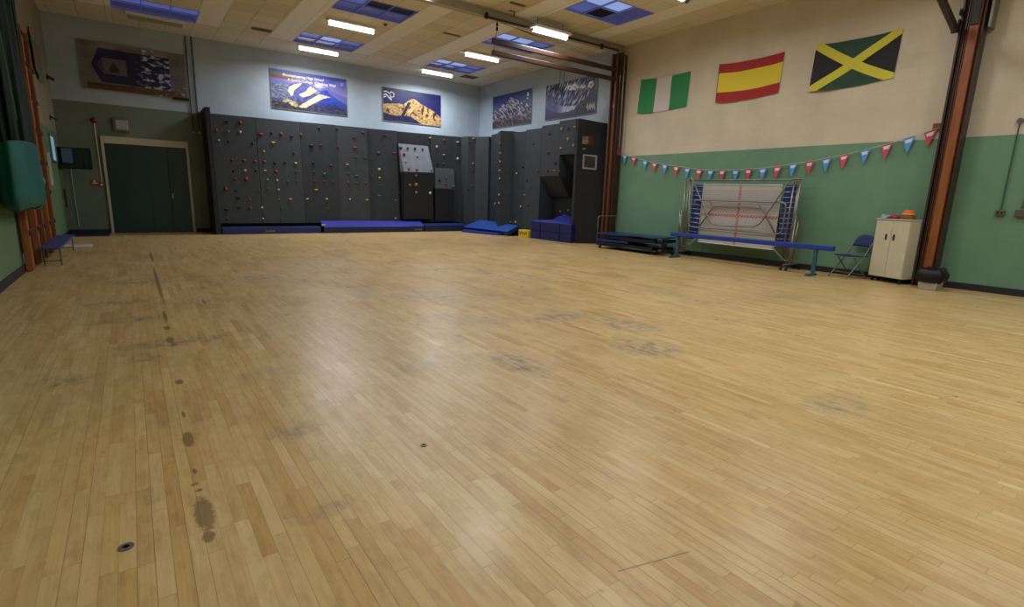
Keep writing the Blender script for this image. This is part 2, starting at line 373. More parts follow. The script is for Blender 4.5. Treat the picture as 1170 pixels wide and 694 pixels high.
# small ceiling fittings
m_fit = mat('fitting_grey', (120,112,96), .6); m_ventd = mat('vent_dark', (52,46,36), .7)
def vent(x0, x1, y0, y1, label, slats=5, m=None):
    t = thing('ceiling_vent', label, 'vent', ((x0+x1)/2, (y0+y1)/2, ZC))
    f = MB(); e = .03
    f.box(x0, x1, y0, y0+e, ZC-.02, ZC-.001); f.box(x0, x1, y1-e, y1, ZC-.02, ZC-.001); f.box(x0, x0+e, y0+e, y1-e, ZC-.02, ZC-.001); f.box(x1-e, x1, y0+e, y1-e, ZC-.02, ZC-.001)
    f.build('frame', m_fit, t)
    MB().box(x0+e, x1-e, y0+e, y1-e, ZC-.006, ZC-.002).build('backing', m or m_ventd, t)
    s = MB()
    for k in range(slats): yy = y0+e+(y1-y0-2*e)*(k+.5)/slats; s.box(x0+e, x1-e, yy-.006, yy+.006, ZC-.018, ZC-.006)
    s.build('grille', m_fit, t)
vent(3.2, 3.72, 17.15, 17.4, 'dark open ceiling vent between signpost banner and snowy hill banner', 2)
vent(7.53, 8.05, 13.95, 14.05, 'thin slot vent in the ceiling left of the booms', 1)
vent(10.65, 11.25, 18.1, 18.5, 'square grey ceiling vent in the far corner', 7, m_fit)
vent(7.6, 8.02, 10.82, 10.92, 'thin slot vent in the ceiling beyond the girder bracket', 1, m_white)
for x, y, lb in [(5.98,14.4,'small round smoke detector beside the rooflight with missing panels'), (10.57,8.2,'small round smoke detector near the ceiling edge above the flags')]:
    t = thing('smoke_detector', lb, 'smoke detector', (x, y, ZC))
    b = MB(); b.tube([(x,y,ZC-.001),(x,y,ZC-.02)], .06, 16); b.build('base', m_fit, t, smooth=False)
    b = MB(); b.tube([(x,y,ZC-.02),(x,y,ZC-.045),(x,y,ZC-.06)], [.05,.042,.02], 16); b.build('sensor', m_fit, t, smooth=False)

# ------------------------------------------------------------------ girder, track, booms, folded apparatus
m_gird = mat('girder_paint', (176,168,150), .6); m_track = mat('track_steel', (62,58,52), .5, .5)
GY = 11.62
g = MB(); g.box(-1.4, XR-.02, GY-.09, GY+.09, ZC-.03, ZC-.004); g.box(-1.4, XR-.02, GY-.012, GY+.012, ZC-.17, ZC-.03); g.box(-1.4, XR-.02, GY-.08, GY+.08, ZC-.2, ZC-.17)
tag(g.build('ceiling_girder', m_gird), 'long grey beige steel girder crossing the hall just under the ceiling', 'girder')
t = thing('boom_track', 'dark steel bar under the girder that the wooden booms hang from', 'track', (9.6, 11.5, 5.6))
MB().tube([(7.26,11.46,5.62),(XR-.36,11.46,5.66)], .028, 8).build('bar', m_track, t)
for x in (7.32, 9.3, 11.2): MB().box(x-.025, x+.025, 11.42, 11.5, 5.58, 5.71).build('hanger', m_dark, t)
b = MB(); b.ball((7.63,11.46,5.51), (.03,.02,.06), 10, 6); b.ball((7.63,11.46,5.41), (.035,.02,.05), 10, 6); b.tube([(7.63,11.46,5.6),(7.63,11.46,5.36)], .008, 6); b.build('pulley_block', m_black, t, smooth=True)
MB().tube([(7.63,11.46,5.38),(7.6,11.47,5.2),(7.56,11.5,4.86)], .006, 5).build('rope', m_black, t)
for k in range(4):
    MB().tube([(7.7+.05*k,11.46,5.57),(9.3+.1*k,11.47,5.48-.03*k),(XR-.45,11.46,5.42-.06*k)], .004, 4).build('cable', m_dark, t)
tag(MB().tube([(7.86,11.3,5.83),(8.0,11.28,5.83),(8.0,11.28,5.72)], .012, 6).build('ceiling_bracket', m_dark), 'small dark hooked rod on the ceiling beside the girder', 'bracket')

def wood_material(nm, a, b):
    t = NT(nm); v, x, y, z = t.coord()
    n = t.noise(t.comb(t.m('MULTIPLY', x, 22), t.m('MULTIPLY', y, 22), t.m('MULTIPLY', z, 1.6)), 1.2, 5, .6)
    t.l(t.ramp(n, [(.3, a), (.7, b)]), t.b.inputs['Base Color']); t.b.inputs['Roughness'].default_value = .45; t.b.inputs['Coat Weight'].default_value = .08
    return t.mat
def wood_material_x(nm, a, b):
    t = NT(nm); v, x, y, z = t.coord()
    n = t.noise(t.comb(t.m('MULTIPLY', x, 1.6), t.m('MULTIPLY', y, 22), t.m('MULTIPLY', z, 22)), 1.2, 5, .6)
    t.l(t.ramp(n, [(.3, a), (.7, b)]), t.b.inputs['Base Color']); t.b.inputs['Roughness'].default_value = .45; t.b.inputs['Coat Weight'].default_value = .08
    return t.mat
w_or = wood_material('varnished_pine_orange', lin((112,62,28)), lin((146,84,40)))
w_md = wood_material('varnished_pine_brown', lin((78,44,24)), lin((104,60,34)))
w_dk = wood_material('varnished_pine_dark', lin((42,27,20)), lin((62,38,26)))
w_bx = wood_material_x('boom_wood', lin((48,26,19)), lin((68,37,25)))
w_side = wood_material('side_frame_pine', lin((132,76,36)), lin((170,102,52)))

for zz, lb in ((5.135, 'upper of the two reddish wooden booms swung out under the ceiling'), (4.87, 'lower of the two reddish wooden booms swung out under the ceiling')):
    t = thing('wooden_boom', lb, 'boom', (9.6, 11.5, zz), 'wooden booms swung out over the hall')
    MB().box(7.56, 11.84, 11.46, 11.54, zz-.058, zz+.058).build('beam', w_bx, t, bevel=.012)
    MB().box(7.53, 7.56, 11.455, 11.545, zz-.06, zz+.06).build('end_plate', m_dark, t, bevel=.004)
    MB().tube([(11.84,11.5,zz-.05),(11.84,11.5,zz+.05)], .028, 10).build('hinge', m_dark, t)

def folded_frame(name, label, y0, y1, mats, xs, topz, z0=0, rungs=True):
    t = thing(name, label, 'climbing frame', ((xs[0]+XR)/2, (y0+y1)/2, 0), 'folded wooden climbing frames against the walls')
    n = len(mats); w = (y1-y0)/n
    for k, (m, x) in enumerate(zip(mats, xs)):
        a = y0+w*k+.012
        MB().box(x, x+.11, a, a+w-.03, z0+.02, topz).build('upright', m, t, bevel=.01)
        MB().box(XR-.2, XR-.05, a+.005, a+w*.8, z0+.02, topz-.05).build('rear_upright', w_dk, t, bevel=.01)
    for z in (.5, 1.25, 2.0, 2.72, 3.4, 4.1, 4.8):
        MB().box(max(xs)+.1, XR-.01, y0+.05, y1-.05, z-.025, z+.025).build('cross_rail', w_dk, t, bevel=.006)
    return t
t = folded_frame('folded_climbing_frame', 'folded brown wooden climbing frame beside the tall dark climbing panel', 11.36, 11.7, [w_dk, w_md, w_dk, w_md], [11.93,11.86,11.9,11.85], 5.6)
MB().tube([(12.0,11.31,5.5),(12.02,11.31,2.95)], .018, 8).build('guide_pole', m_grey_steel, t)
MB().box(11.97, 12.07, 11.27, 11.35, 2.72, 2.93).build('winch_box', mat('dull_red', (110,40,40), .5), t, bevel=.01)
t = thing('folded_climbing_frame', 'folded orange wooden climbing frame between the white cabinet and wall sockets', 'climbing frame', (12.0, 3.3, 0), 'folded wooden climbing frames against the walls')
for x0_, x1_, y0_, y1_, mm_ in ((11.9,12.0,3.44,3.475,w_dk),(11.93,12.05,3.375,3.405,w_md),(11.9,11.98,3.405,3.415,w_dk),(11.84,11.96,3.19,3.315,w_or),(11.86,11.97,3.325,3.345,w_md),(11.9,12.02,3.14,3.178,w_dk),(12.02,12.18,3.15,3.19,w_dk),(12.06,12.2,3.4,3.46,w_dk)):
    MB().box(x0_, x1_, y0_, y1_, .02, 5.7).build('upright', mm_, t, bevel=.006)
MB().box(12.05, 12.1, 3.16, 3.46, .1, 5.6).build('gap_shade', m_black, t)  # black sheet put behind the uprights for the shade in their gaps
for z in (.5, 1.25, 2.0, 2.72, 3.4, 4.1, 4.8): MB().box(12.0, XR-.01, 3.18, 3.44, z-.025, z+.025).build('cross_rail', w_dk, t, bevel=.006)
MB().box(11.95, 12.2, 3.06, 3.1, 4.45, 5.75).build('steel_sleeve', m_grey_steel, t, bevel=.006)
MB().box(11.815, 11.84, 3.2, 3.31, 4.5, 5.7).build('latch_plate', m_dark, t, bevel=.006)
b = MB(); b.ball((11.86,3.47,4.75), (.035,.03,.06), 10, 6); b.ball((11.86,3.47,4.6), (.03,.025,.05), 10, 6); b.build('pulley_block', m_black, t, smooth=True)
t = thing('wooden_boom', 'short dark wooden boom reaching from the orange climbing frame, cut off by the frame top', 'boom', (11.1, 3.5, 4.65))
MB().hexa([(10.35,3.46,4.9),(11.8,3.46,4.42),(11.8,3.54,4.42),(10.35,3.54,4.9)], [(10.35,3.46,5.02),(11.8,3.46,4.54),(11.8,3.54,4.54),(10.35,3.54,5.02)]).build('beam', w_dk, t, bevel=.01)
MB().box(11.78, 11.86, 3.45, 3.55, 4.42, 4.56).build('hinge', m_dark, t, bevel=.005)
tag(MB().box(XR-.03, XR-.004, 3.5, 3.68, 2.84, 2.98).build('wall_bracket', mat('bracket_brown', (120,72,48), .5), bevel=.004), 'small brown bracket plate on the cream wall above last red pennant', 'bracket')

# ------------------------------------------------------------------ door, signs, screen on the far left
m_dgreen = mat('door_green', (22,52,48), .35, noise_amt=.12, nscale=2); m_frame = mat('door_frame_cream', (186,178,158), .5)
dr = MB(); dr.box(-.57, -.5, YB-.07, YB+.02, 0, 2.77); dr.box(1.51, 1.58, YB-.07, YB+.02, 0, 2.77); dr.box(-.5, 1.51, YB-.07, YB+.02, 2.57, 2.77)
d1 = struct('door_1', dr, m_frame, bevel=.01, origin=(.5,YB,0))
for a, b_, yy in ((-.495,.498,.045), (.502,1.0,.045), (1.01,1.505,.02)):
    lf = MB().box(a, b_, YB-yy, YB-.002, .01, 2.565).build('door_leaf', m_dgreen, d1, bevel=.004)
    if a > .9: MB().box(1.03, 1.07, YB-.06, YB-.02, 1.05, 1.2).build('door_handle', m_steel, lf, bevel=.006)
t = thing('bulkhead_light', 'square pale grey bulkhead light on the wall above the green doors', 'wall light', (-.04, YB, 2.93))
MB().box(-.24, .16, YB-.1, YB-.004, 2.92, 3.3).build('housing', mat('bulkhead_grey', (110,108,98), .5), t, bevel=.02)
MB().box(-.18, .12, YB-.13, YB-.095, 2.97, 3.24).build('lens', mat('bulkhead_lens', (160,158,150), .3), t, bevel=.02)
t = thing('fire_alarm_bell', 'round dark red alarm bell above the door frame corner', 'alarm', (-.66, YB, 3.18))
b = MB(); b.tube([(-.66,YB-.004,3.18),(-.66,YB-.05,3.18),(-.66,YB-.08,3.18)], [.08,.075,.04], 16); b.build('dome', mat('bell_red', (110,24,22), .4), t)
MB().tube([(-.66,YB-.02,3.1),(-.655,YB-.02,1.46)], .014, 8).build('conduit', m_white, t)
m_red = mat('sign_red', (170,34,28), .5)
t = thing('fire_notice', 'small red fire notice on the wall beside the door frame', 'sign', (-.82, YB, 1.44))
MB().box(-.9, -.74, YB-.02, YB-.004, 1.38, 1.52).build('plate', m_red, t); MB().box(-.88, -.76, YB-.024, YB-.021, 1.42, 1.45).build('text_bar', m_white, t); MB().box(-.85,-.79,YB-.024,YB-.021,1.465,1.505).build('pictogram', m_white, t)
t = thing('fire_alarm_call_point', 'small red break-glass call point touching the white door frame', 'alarm', (-.66, YB, 1.4))
MB().box(-.715, -.615, YB-.05, YB-.004, 1.34, 1.45).build('housing', m_red, t, bevel=.008); MB().box(-.69, -.64, YB-.054, YB-.05, 1.37, 1.42).build('glass', m_white, t)
# television on a bracket
t = thing('wall_television', 'black flat television on a wall bracket in the far corner beside the doors', 'television', (-1.13, 18.62, 1.78))
MB().hexa([(-1.49,18.64,1.79),(-.78,18.565,1.79),(-.775,18.625,1.79),(-1.485,18.7,1.79)],[(-1.49,18.64,2.35),(-.78,18.565,2.35),(-.775,18.625,2.35),(-1.485,18.7,2.35)]).build('casing', mat('tv_black', (14,15,18), .3), t, bevel=.012)
MB().hexa([(-1.46,18.628,1.82),(-.81,18.559,1.82),(-.81,18.567,1.82),(-1.46,18.636,1.82)],[(-1.46,18.628,2.32),(-.81,18.559,2.32),(-.81,18.567,2.32),(-1.46,18.636,2.32)]).build('screen', mat('tv_screen', (8,12,16), .06, spec=.9), t)
b = MB(); b.box(-1.2, -1.06, 18.7, 19.5, 2.0, 2.1); b.box(-1.24, -1.02, YB-.03, YB-.004, 1.95, 2.15); b.build('bracket', m_dark, t, bevel=.006)
MB().tube([(-1.3,19.5,1.9),(-1.32,YB-.02,1.4),(-1.3,YB-.02,.2)], .008, 6).build('cable', m_white, t)
# window in the left wall whose daylight the television mirrors
w = struct('window_1', MB().box(XL, XL+.035, 17.4, 18.4, 1.93, 1.97).box(XL, XL+.035, 17.4, 18.4, 2.56, 2.6).box(XL, XL+.035, 17.4, 17.45, 1.97, 2.56).box(XL, XL+.035, 18.35, 18.4, 1.97, 2.56), mat('window_frame_grey', (96,108,108), .5), origin=(XL,18,2.3))
MB().box(XL+.004, XL+.015, 17.45, 18.35, 1.97, 2.56).build('window_pane', mat('frosted_daylight', (120,150,165), .3, emit=(140,185,215), es=.5), w)
tag(MB().box(XL+.004, XL+.05, 16.5, 16.56, 1.35, 2.1).build('edge_guard', m_white, bevel=.004), 'narrow white upright strip on the green wall beside the wooden frame', 'guard strip')
b = MB().box(XL+.004, XL+.05, 19.2, 19.26, .75, 1.25, 0)
tag(b.build('wall_pole', w_dk, bevel=.01), 'short dark wooden pole on the green wall under the television', 'pole')
for zz, yy, lb in ((4.12, 19.0, 'upper dark metal arm on the cream wall under the red and green flag'), (3.05, 18.4, 'lower dark metal arm sticking out of the cream wall')):
    t = thing('support_bracket', lb, 'bracket', (XL, yy, zz), 'dark metal arms on the cream side wall')
    MB().box(XL+.002, XL+.02, yy-.06, yy+.06, zz-.06, zz+.06).build('wall_plate', m_dark, t)
    MB().tube([(XL+.02,yy,zz+.02),(XL+.14,yy+.05,zz-.04)], .04 if zz > 4 else .02, 8).build('arm', m_dark, t)
tag(MB().box(XL+.03, -.6, 18.3, YB-.03, 0, .02).build('threshold_mat', mat('dark_blue_mat', (26,32,64), .8), bevel=.005), 'thin dark blue mat on the floor beside the green doors', 'mat')
tag(MB().box(-1.35, -.84, 15.1, 15.66, .002, .03).build('white_board', mat('white_sheet', (190,190,186), .5), bevel=.004), 'flat white board lying on the floor behind the blue bench', 'board')
# conduits on the back wall
for x, zb, lb in ((1.76, 3.1, 'grey conduit pipe on the far wall, nearer the doors'), (1.92, 3.1, 'grey conduit pipe on the far wall, nearer the climbing wall')):
    t = thing('conduit', lb, 'pipe', (x, YB, zb), 'pair of conduits running down the far wall')
    MB().tube([(x,YB-.03,ZC),(x,YB-.03,zb)], .02, 8).build('pipe', mat('conduit_grey', (78,84,90), .5), t)
    MB().tube([(x,YB-.03,zb),(x,YB-.03,zb-.05)], .028, 8).build('end_fitting', m_white, t)

# ------------------------------------------------------------------ painted banners (colour stored on a fine grid)
def vcmat(nm, rough=.3, spec=.5):
    t = NT(nm); a = t.n('ShaderNodeVertexColor', layer_name='Col'); t.l(a.outputs[0], t.b.inputs['Base Color']); t.b.inputs['Roughness'].default_value = rough; t.b.inputs['Specular IOR Level'].default_value = spec
    return t.mat
m_vc = vcmat('printed_banner', .42, .35)
def fb(u, v, s, o=5, k=0): return noise.fractal(Vector((u*s, v*s, k)), .9, 2.1, o)
def mixc(a, b, t):
    t = max(0, min(1, t)); return tuple(a[i]*(1-t)+b[i]*t for i in range(3))
def sstep(a, b, x):
    t = max(0, min(1, (x-a)/(b-a))); return t*t*(3-2*t)
def painted(name, parent, P, paint, nu=170, nv=86, m=None):
    b = MB(); b.grid(P, nu, nv); o = b.build(name, m or m_vc, parent)
    ca = o.data.color_attributes.new('Col', 'FLOAT_COLOR', 'POINT'); k = 0
    for j in range(nv+1):
        for i in range(nu+1):
            c = paint(i/nu, j/nv); ca.data[k].color = (*lin([max(0, min(255, q)) for q in c]), 1); k += 1
    return o
def interp(pts, u):
    for (a, y0), (b, y1) in zip(pts, pts[1:]):
        if u <= b: return y0+(y1-y0)*(u-a)/(b-a)
    return pts[-1][1]
def paint_signpost(u, v):
    n = fb(u, v, 6, 5, 1)
    c = mixc((104,99,96), (150,146,140), .5+.5*n)
    if v < .5: c = mixc(c, (84,80,84), .3)
    if u > .83: c = mixc(c, (84,86,92), .5)
    if v < .13: c = mixc((70,50,36), (108,74,44), .5+.8*n) if .05 < u < .95 else c
    # arrow plate
    cy = .52-.02*u; dy = abs(v-cy)
    left = .1+.08*(dy/.36)
    if .1 < u < .84 and dy < .36 and u > left:
        c = mixc((26,28,66), (40,40,84), .5+.5*n)
        if dy < .17 and .2 < u < .42 : c = (104,98,100)
        if dy < .17 and .15+.3*dy < u < .2: c = (74,72,92)
        if .26 < u < .35 and -.12 < v-cy < .1-abs(u-.305)*3.4: c = (44,42,60)
        if u > .46:
            g = fb(u, v, 14, 5, 4)+.35*fb(u, v, 40, 3, 9)
            c = mixc(c, (178,186,220), sstep(.05, .5, g)*sstep(.46, .6, u))
    g2 = fb(u+.3, v, 16, 4, 7)
    if .55 < u < .72 and v > .7: c = mixc(c, (196,196,206), sstep(.25, .5, g2))
    if u > .66 and v < .32: c = mixc(c, (206,206,200), sstep(.3, .55, g2)*.8)
    return c
def inpoly(x, y, P):
    c = False
    for (x1, y1), (x2, y2) in zip(P, P[1:]+P[:1]):
        if (y1 > y) != (y2 > y) and x < (x2-x1)*(y-y1)/(y2-y1)+x1: c = not c
    return c
HILL = [(0,.62),(.12,.66),(.24,.66),(.34,.72),(.45,.76),(.52,.7),(.56,.62),(.66,.6),(.72,.63),(.8,.5),(.9,.38),(1,.3)]
LIT = [[(.5,.68),(.64,.56),(.55,.48),(.4,.36),(.34,.42),(.44,.52)], [(.62,.5),(.77,.46),(.66,.38),(.42,.08),(.34,.1),(.4,.2),(.52,.36)], [(.4,.74),(.3,.68),(.21,.56),(.23,.4),(.27,.36),(.29,.52),(.36,.64)], [(.13,.2),(.2,.28),(.3,.22),(.34,.12),(.3,.08),(.22,.17)]]
def paint_snowhill(u, v):
    n = fb(u, v, 7, 6, 2); n2 = fb(u, v, 22, 5, 3)
    c = mixc((128,120,176), (70,76,158), sstep(.5, 1, v)); c = mixc(c, (150,140,180), .25+.4*n)
    far = interp([(0,.74),(.2,.7),(.48,.66),(.55,.72),(.62,.79),(.7,.73),(.8,.62),(1,.5)], u)
    if v < far+.012*n2: c = mixc((98,100,166), (214,202,190), sstep(.14, .02, abs(u-.62)+abs(v-.72)+.05*n2))
    h = interp(HILL, u)+.012*n2
    if v < h:
        c = mixc((58,62,128), (92,98,160), .5+.8*n2)
        if u > .6: c = mixc((34,50,138), (56,76,168), .5+n)
        if u < .24: c = mixc((70,76,108), (128,136,164), .5+.9*n2)
        if v < .3: c = mixc(c, mixc((30,30,52), (88,80,76), .4+n2), sstep(.32, .12, v+.06*n2)*(1 if u < .45 else .75))
    uu, vv = u+.018*n2, v+.03*n2
    for k, P in enumerate(LIT):
        if inpoly(uu, vv, P): c = mixc((190,164,130), (238,220,190), .5+.8*n2) if k < 3 else mixc((150,132,92), (206,190,140), .5+n2)
    if abs(uu-.6+(.56-vv)*.75) < .012 and .3 < v < .57: c = (44,42,78)
    if v > .93: c = mixc(c, (46,62,146), .7)
    if .77 < v < .85 and u < .36: c = mixc((122,54,60), c, sstep(.2, .36, u))
    if .85 < v < .93 and u < .62: c = mixc((80,106,60), c, sstep(.3, .6, u))
    return c
def paint_ridge(u, v):
    n = fb(u, v, 6, 6, 5); n2 = fb(u, v*1.4, 20, 5, 6)
    c = mixc((34,40,104), (22,24,66), v*.7+.3*n)
    top = interp([(0,.5),(.15,.53),(.36,.58),(.42,.68),(.47,.75),(.53,.76),(.62,.66),(.74,.56),(.86,.47),(1,.28)], u)+.012*n2
    bot = interp([(0,.24),(.18,.18),(.36,.21),(.46,.2),(.56,.1),(.66,0),(1,-.1)], u)+.02*n2
    if v < top:
        c = mixc((136,104,62), (206,172,118), .55+.9*n2+.3*n)
        c = mixc(c, (74,52,38), sstep(.2, .45, fb(u*1.6, v*.7, 12, 5, 11)))
        if abs(u-(.335+.11*(v-.25)/.4)) < .028+.01*n2 and v < .64: c = (30,26,40)
        for cu, cv in ((.66,.4),(.68,.5),(.87,.3),(.9,.42)):
            if abs(u-cu) < .012+.01*abs(n2) and abs(v-cv) < .1: c = (52,36,34)
    if v < bot: c = mixc((20,20,54), (34,36,84), .5+n)
    return c
def paint_grey_peak(u, v):
    n = fb(u, v, 6, 6, 15); n2 = fb(u*1.3+v*.7, v*.5, 20, 6, 16)
    c = mixc((88,98,140), (44,50,112), sstep(.35, 1, v)+.15*n)
    top = interp([(0,.5),(.15,.62),(.27,.72),(.36,.66),(.47,.86),(.55,.84),(.62,.78),(.7,.7),(.8,.62),(.9,.58),(1,.5)], u)+.02*n2
    if v < top:
        c = mixc((52,52,76), (178,172,182), sstep(-.2, .45, n2+.3*n+.2*(v-.4)))
    if v < .35: c = mixc(c, mixc((38,34,44), (92,72,66), .5+n2), sstep(.4, .1, v)*.8)
    if .66 < v < .72 and .8 < u: c = mixc(c, (150,120,110), .3)
    return c
def paint_snowbowl(u, v):
    n = fb(u, v, 5, 6, 25); d = (u*.5+v*.15)
    st = fb((u-.3*v)*3.2, v*.35, 12, 5, 26)
    c = mixc((28,30,78), (200,206,226), sstep(-.2, .45, st+.25*n))
    bowl = .34+.9*(u-.5)**2-.12*(u-.3)
    if v < bowl+.03*n: c = mixc((120,132,176), (214,220,234), .6+st)
    b2 = .14+1.3*(u-.42)**2
    if v < b2: c = mixc((34,34,52), (70,70,92), .5+n)
    if v < bowl+.2 and u < .42: c = mixc(c, (38,40,96), .75*sstep(.44, .2, u))
    if u > .86: c = mixc(c, (48,50,80), .6)
    if u > .62 and v < .5-(.86-u): c = mixc(c, (42,42,60), .8)
    return c
def text_mesh(body, size, m, parent, M, name='lettering', shear=0):
    cu = bpy.data.curves.new(name, 'FONT'); cu.body = body; cu.size = size; cu.extrude = .0005; cu.shear = shear; cu.resolution_u = 3; cu.offset = size*.012
    tmp = bpy.data.objects.new('t', cu); C.objects.link(tmp)
    bpy.context.view_layer.update()
    me = bpy.data.meshes.new_from_object(tmp.evaluated_get(bpy.context.evaluated_depsgraph_get()))
    bpy.data.objects.remove(tmp); me.name = name
    me.transform(M); me.transform(Matrix.Translation(-OFF[parent.name])); me.materials.clear(); me.materials.append(m)
    o = bpy.data.objects.new(name, me); C.objects.link(o); o.parent = parent; OFF[o.name] = OFF[parent.name]
    return o
MBK = lambda x, y, z: Matrix(((1,0,0,x),(0,0,-1,y),(0,1,0,z),(0,0,0,1)))           # text on the back wall
MRT = lambda x, y, z: Matrix(((0,0,-1,x),(-1,0,0,y),(0,1,0,z),(0,0,0,1)))          # text on the right wall
m_wtext = mat('white_lettering', (235,235,240), .5, emit=(200,200,210), es=.05)
m_bannerback = mat('banner_back', (150,146,152), .6)
def banner_back(x0, x1, z0, z1, label, paint, dz=(0,0,0,0)):
    t = thing('wall_banner', label, 'banner', ((x0+x1)/2, YB-.03, z0), 'landscape banners high on the walls')
    f = lambda u, v: (x0+(x1-x0)*u, YB-.036, (z0+dz[0]*(1-u)+dz[1]*u)*(1-v)+(z1+dz[2]*(1-u)+dz[3]*u)*v)
    painted('print', t, f, paint)
    MB().hexa([(x0-.012,YB-.034,z0-.015),(x1+.012,YB-.034,z0-.015),(x1+.012,YB-.01,z0-.015),(x0-.012,YB-.01,z0-.015)], [(x0-.012,YB-.034,z1+.012),(x1+.012,YB-.034,z1+.012),(x1+.012,YB-.01,z1+.012),(x0-.012,YB-.01,z1+.012)]).build('backing_board', m_bannerback, t)
    return t
t = banner_back(-.82, 1.69, 4.04, 5.3, 'grey brown banner showing a dark blue arrow signpost plate', paint_signpost)
MB().box(1.3, 1.72, YB-.06, YB-.03, 3.98, 4.06).build('corner_clip', m_dark, t)
t = banner_back(4.09, 6.6, 4.08, 5.31, 'banner with blue and cream snowy hill and white title lines', paint_snowhill)
text_mesh('Mountaineering High School', .118, m_wtext, t, MBK(4.46, YB-.042, 5.13), shear=.1)
text_mesh('& Sports College', .118, mat('cream_lettering', (220,200,150), .5), t, MBK(4.62, YB-.042, 5.0), shear=.1)
text_mesh('Climbing Wall', .125, m_wtext, t, MBK(5.5, YB-.042, 5.0), shear=.1).name = 'lettering'
MB().tube([(6.44,YB-.044,5.12),(6.44,YB-.04,5.12)], .055, 14).build('crest', mat('crest_blue', (130,150,215), .5), t)
t = banner_back(7.97, 10.39, 4.09, 5.26, 'banner with an orange rock ridge under a navy sky', paint_ridge)
# white looping emblem in the top corner of that banner
e = MB(); cx, cz = 8.2, 5.0
e.tube([(7.99,YB-.042,cz+.1),(8.12,YB-.042,cz+.12),(8.22,YB-.042,cz+.06),(8.3,YB-.042,cz+.13),(8.4,YB-.042,cz+.07),(8.38,YB-.042,cz-.04),(8.28,YB-.042,cz-.08),(8.24,YB-.042,cz+.02)], .022, 6)
e.tube([(7.98,YB-.042,cz-.02),(8.08,YB-.042,cz+.02),(8.16,YB-.042,cz-.06),(8.24,YB-.042,cz-.13),(8.3,YB-.042,cz-.16)], .032, 6)
e.tube([(7.99,YB-.042,cz-.1),(8.08,YB-.042,cz-.06)], .022, 6)
e.build('emblem', m_wtext, t)
def banner_right(y0, y1, z0, z1, label, paint):
    t = thing('wall_banner', label, 'banner', (XR-.03, (y0+y1)/2, z0), 'landscape banners high on the walls')
    painted('print', t, lambda u, v: (XR-.036, y0+(y1-y0)*u, z0+(z1-z0)*v), paint)
    MB().box(XR-.034, XR-.01, y1-.012, y0+.012, z0-.015, z1+.012).build('backing_board', m_bannerback, t)
    return t
t = banner_right(18.5, 15.96, 4.09, 5.29, 'banner with grey rocky peaks under a deep blue sky', paint_grey_peak)
text_mesh('&', .2, m_wtext, t, MRT(XR-.044, 16.22, 5.05)); text_mesh('\u2022\u2022', .16, m_wtext, t, MRT(XR-.044, 16.24, 4.92))
t = banner_right(15.12, 12.6, 4.1, 5.24, 'banner with streaked snowfields above a dark valley bowl', paint_snowbowl)
e = MB(); X_ = XR-.043
for pts in ([(13.95,4.98),(13.9,5.08),(13.75,5.02),(13.6,5.1),(13.5,5.0),(13.42,4.95)], [(13.85,4.95),(13.7,4.97),(13.55,4.93)], [(13.35,4.93),(13.28,5.0),(13.2,4.92),(13.1,4.98)], [(12.95,4.9),(12.9,5.03),(12.8,5.05),(12.76,4.95),(12.86,4.88)]):
    e.tube([(X_,a,b) for a, b in pts], .042, 6)
e.build('lettering', m_wtext, t)
e = MB()
for q in range(4): e.tube([(X_,13.0-.1*q,4.28-.03*(q%2)),(X_,12.96-.1*q,4.42),(X_,12.93-.1*q,4.2)], .014, 5)
e.build('emblem', m_wtext, t)
for yy in (14.42, 14.22): MB().tube([(XR-.02,yy,5.24),(XR-.02,yy,ZC)], .007, 5).build('hanging_cord', m_dark, t)

# ------------------------------------------------------------------ flags
def flag_mat(nm, build):
    t = NT(nm); tc = t.n('ShaderNodeTexCoord'); x = t.n('ShaderNodeSeparateXYZ'); t.l(tc.outputs['UV'], x.inputs[0])
    c = build(t, x.outputs[0], x.outputs[1])
    n = t.noise(tc.outputs['Object'], 400, 2)
    c = t.mix(1, c, t.ramp(n, [(0, (.93,.93,.93)), (1, (1.04,1.04,1.04))]), 'MULTIPLY')
    t.l(c, t.b.inputs['Base Color']); t.b.inputs['Roughness'].default_value = .75; t.b.inputs['Sheen Weight'].default_value = .2; return t.mat
def fm_ng(t, u, v): return t.mix(t.m('MULTIPLY', t.m('GREATER_THAN', u, .345), t.m('LESS_THAN', u, .655)), lin((34,128,72)), lin((200,192,188)))
def fm_es(t, u, v): return t.mix(t.m('MULTIPLY', t.m('GREATER_THAN', v, .26), t.m('LESS_THAN', v, .76)), lin((158,26,28)), lin((214,192,42)))
def fm_jm(t, u, v):
    d1 = t.m('ABSOLUTE', t.m('SUBTRACT', u, v)); d2 = t.m('ABSOLUTE', t.m('SUBTRACT', t.m('SUBTRACT', 1, u), v))
    cross = t.m('LESS_THAN', t.m('MINIMUM', d1, d2), .105)
    tb = t.m('GREATER_THAN', t.m('ABSOLUTE', t.m('SUBTRACT', v, .5)), t.m('ABSOLUTE', t.m('SUBTRACT', u, .5)))
    return t.mix(cross, t.mix(tb, lin((20,18,24)), lin((32,66,50))), lin((206,196,60)))
def fm_bd(t, u, v):
    du = t.m('MULTIPLY', t.m('SUBTRACT', u, .45), 1.7); dv = t.m('SUBTRACT', v, .5)
    return t.mix(t.m('LESS_THAN', t.m('ADD', t.m('MULTIPLY', du, du), t.m('MULTIPLY', dv, dv)), .09), lin((24,110,78)), lin((150,36,40)))
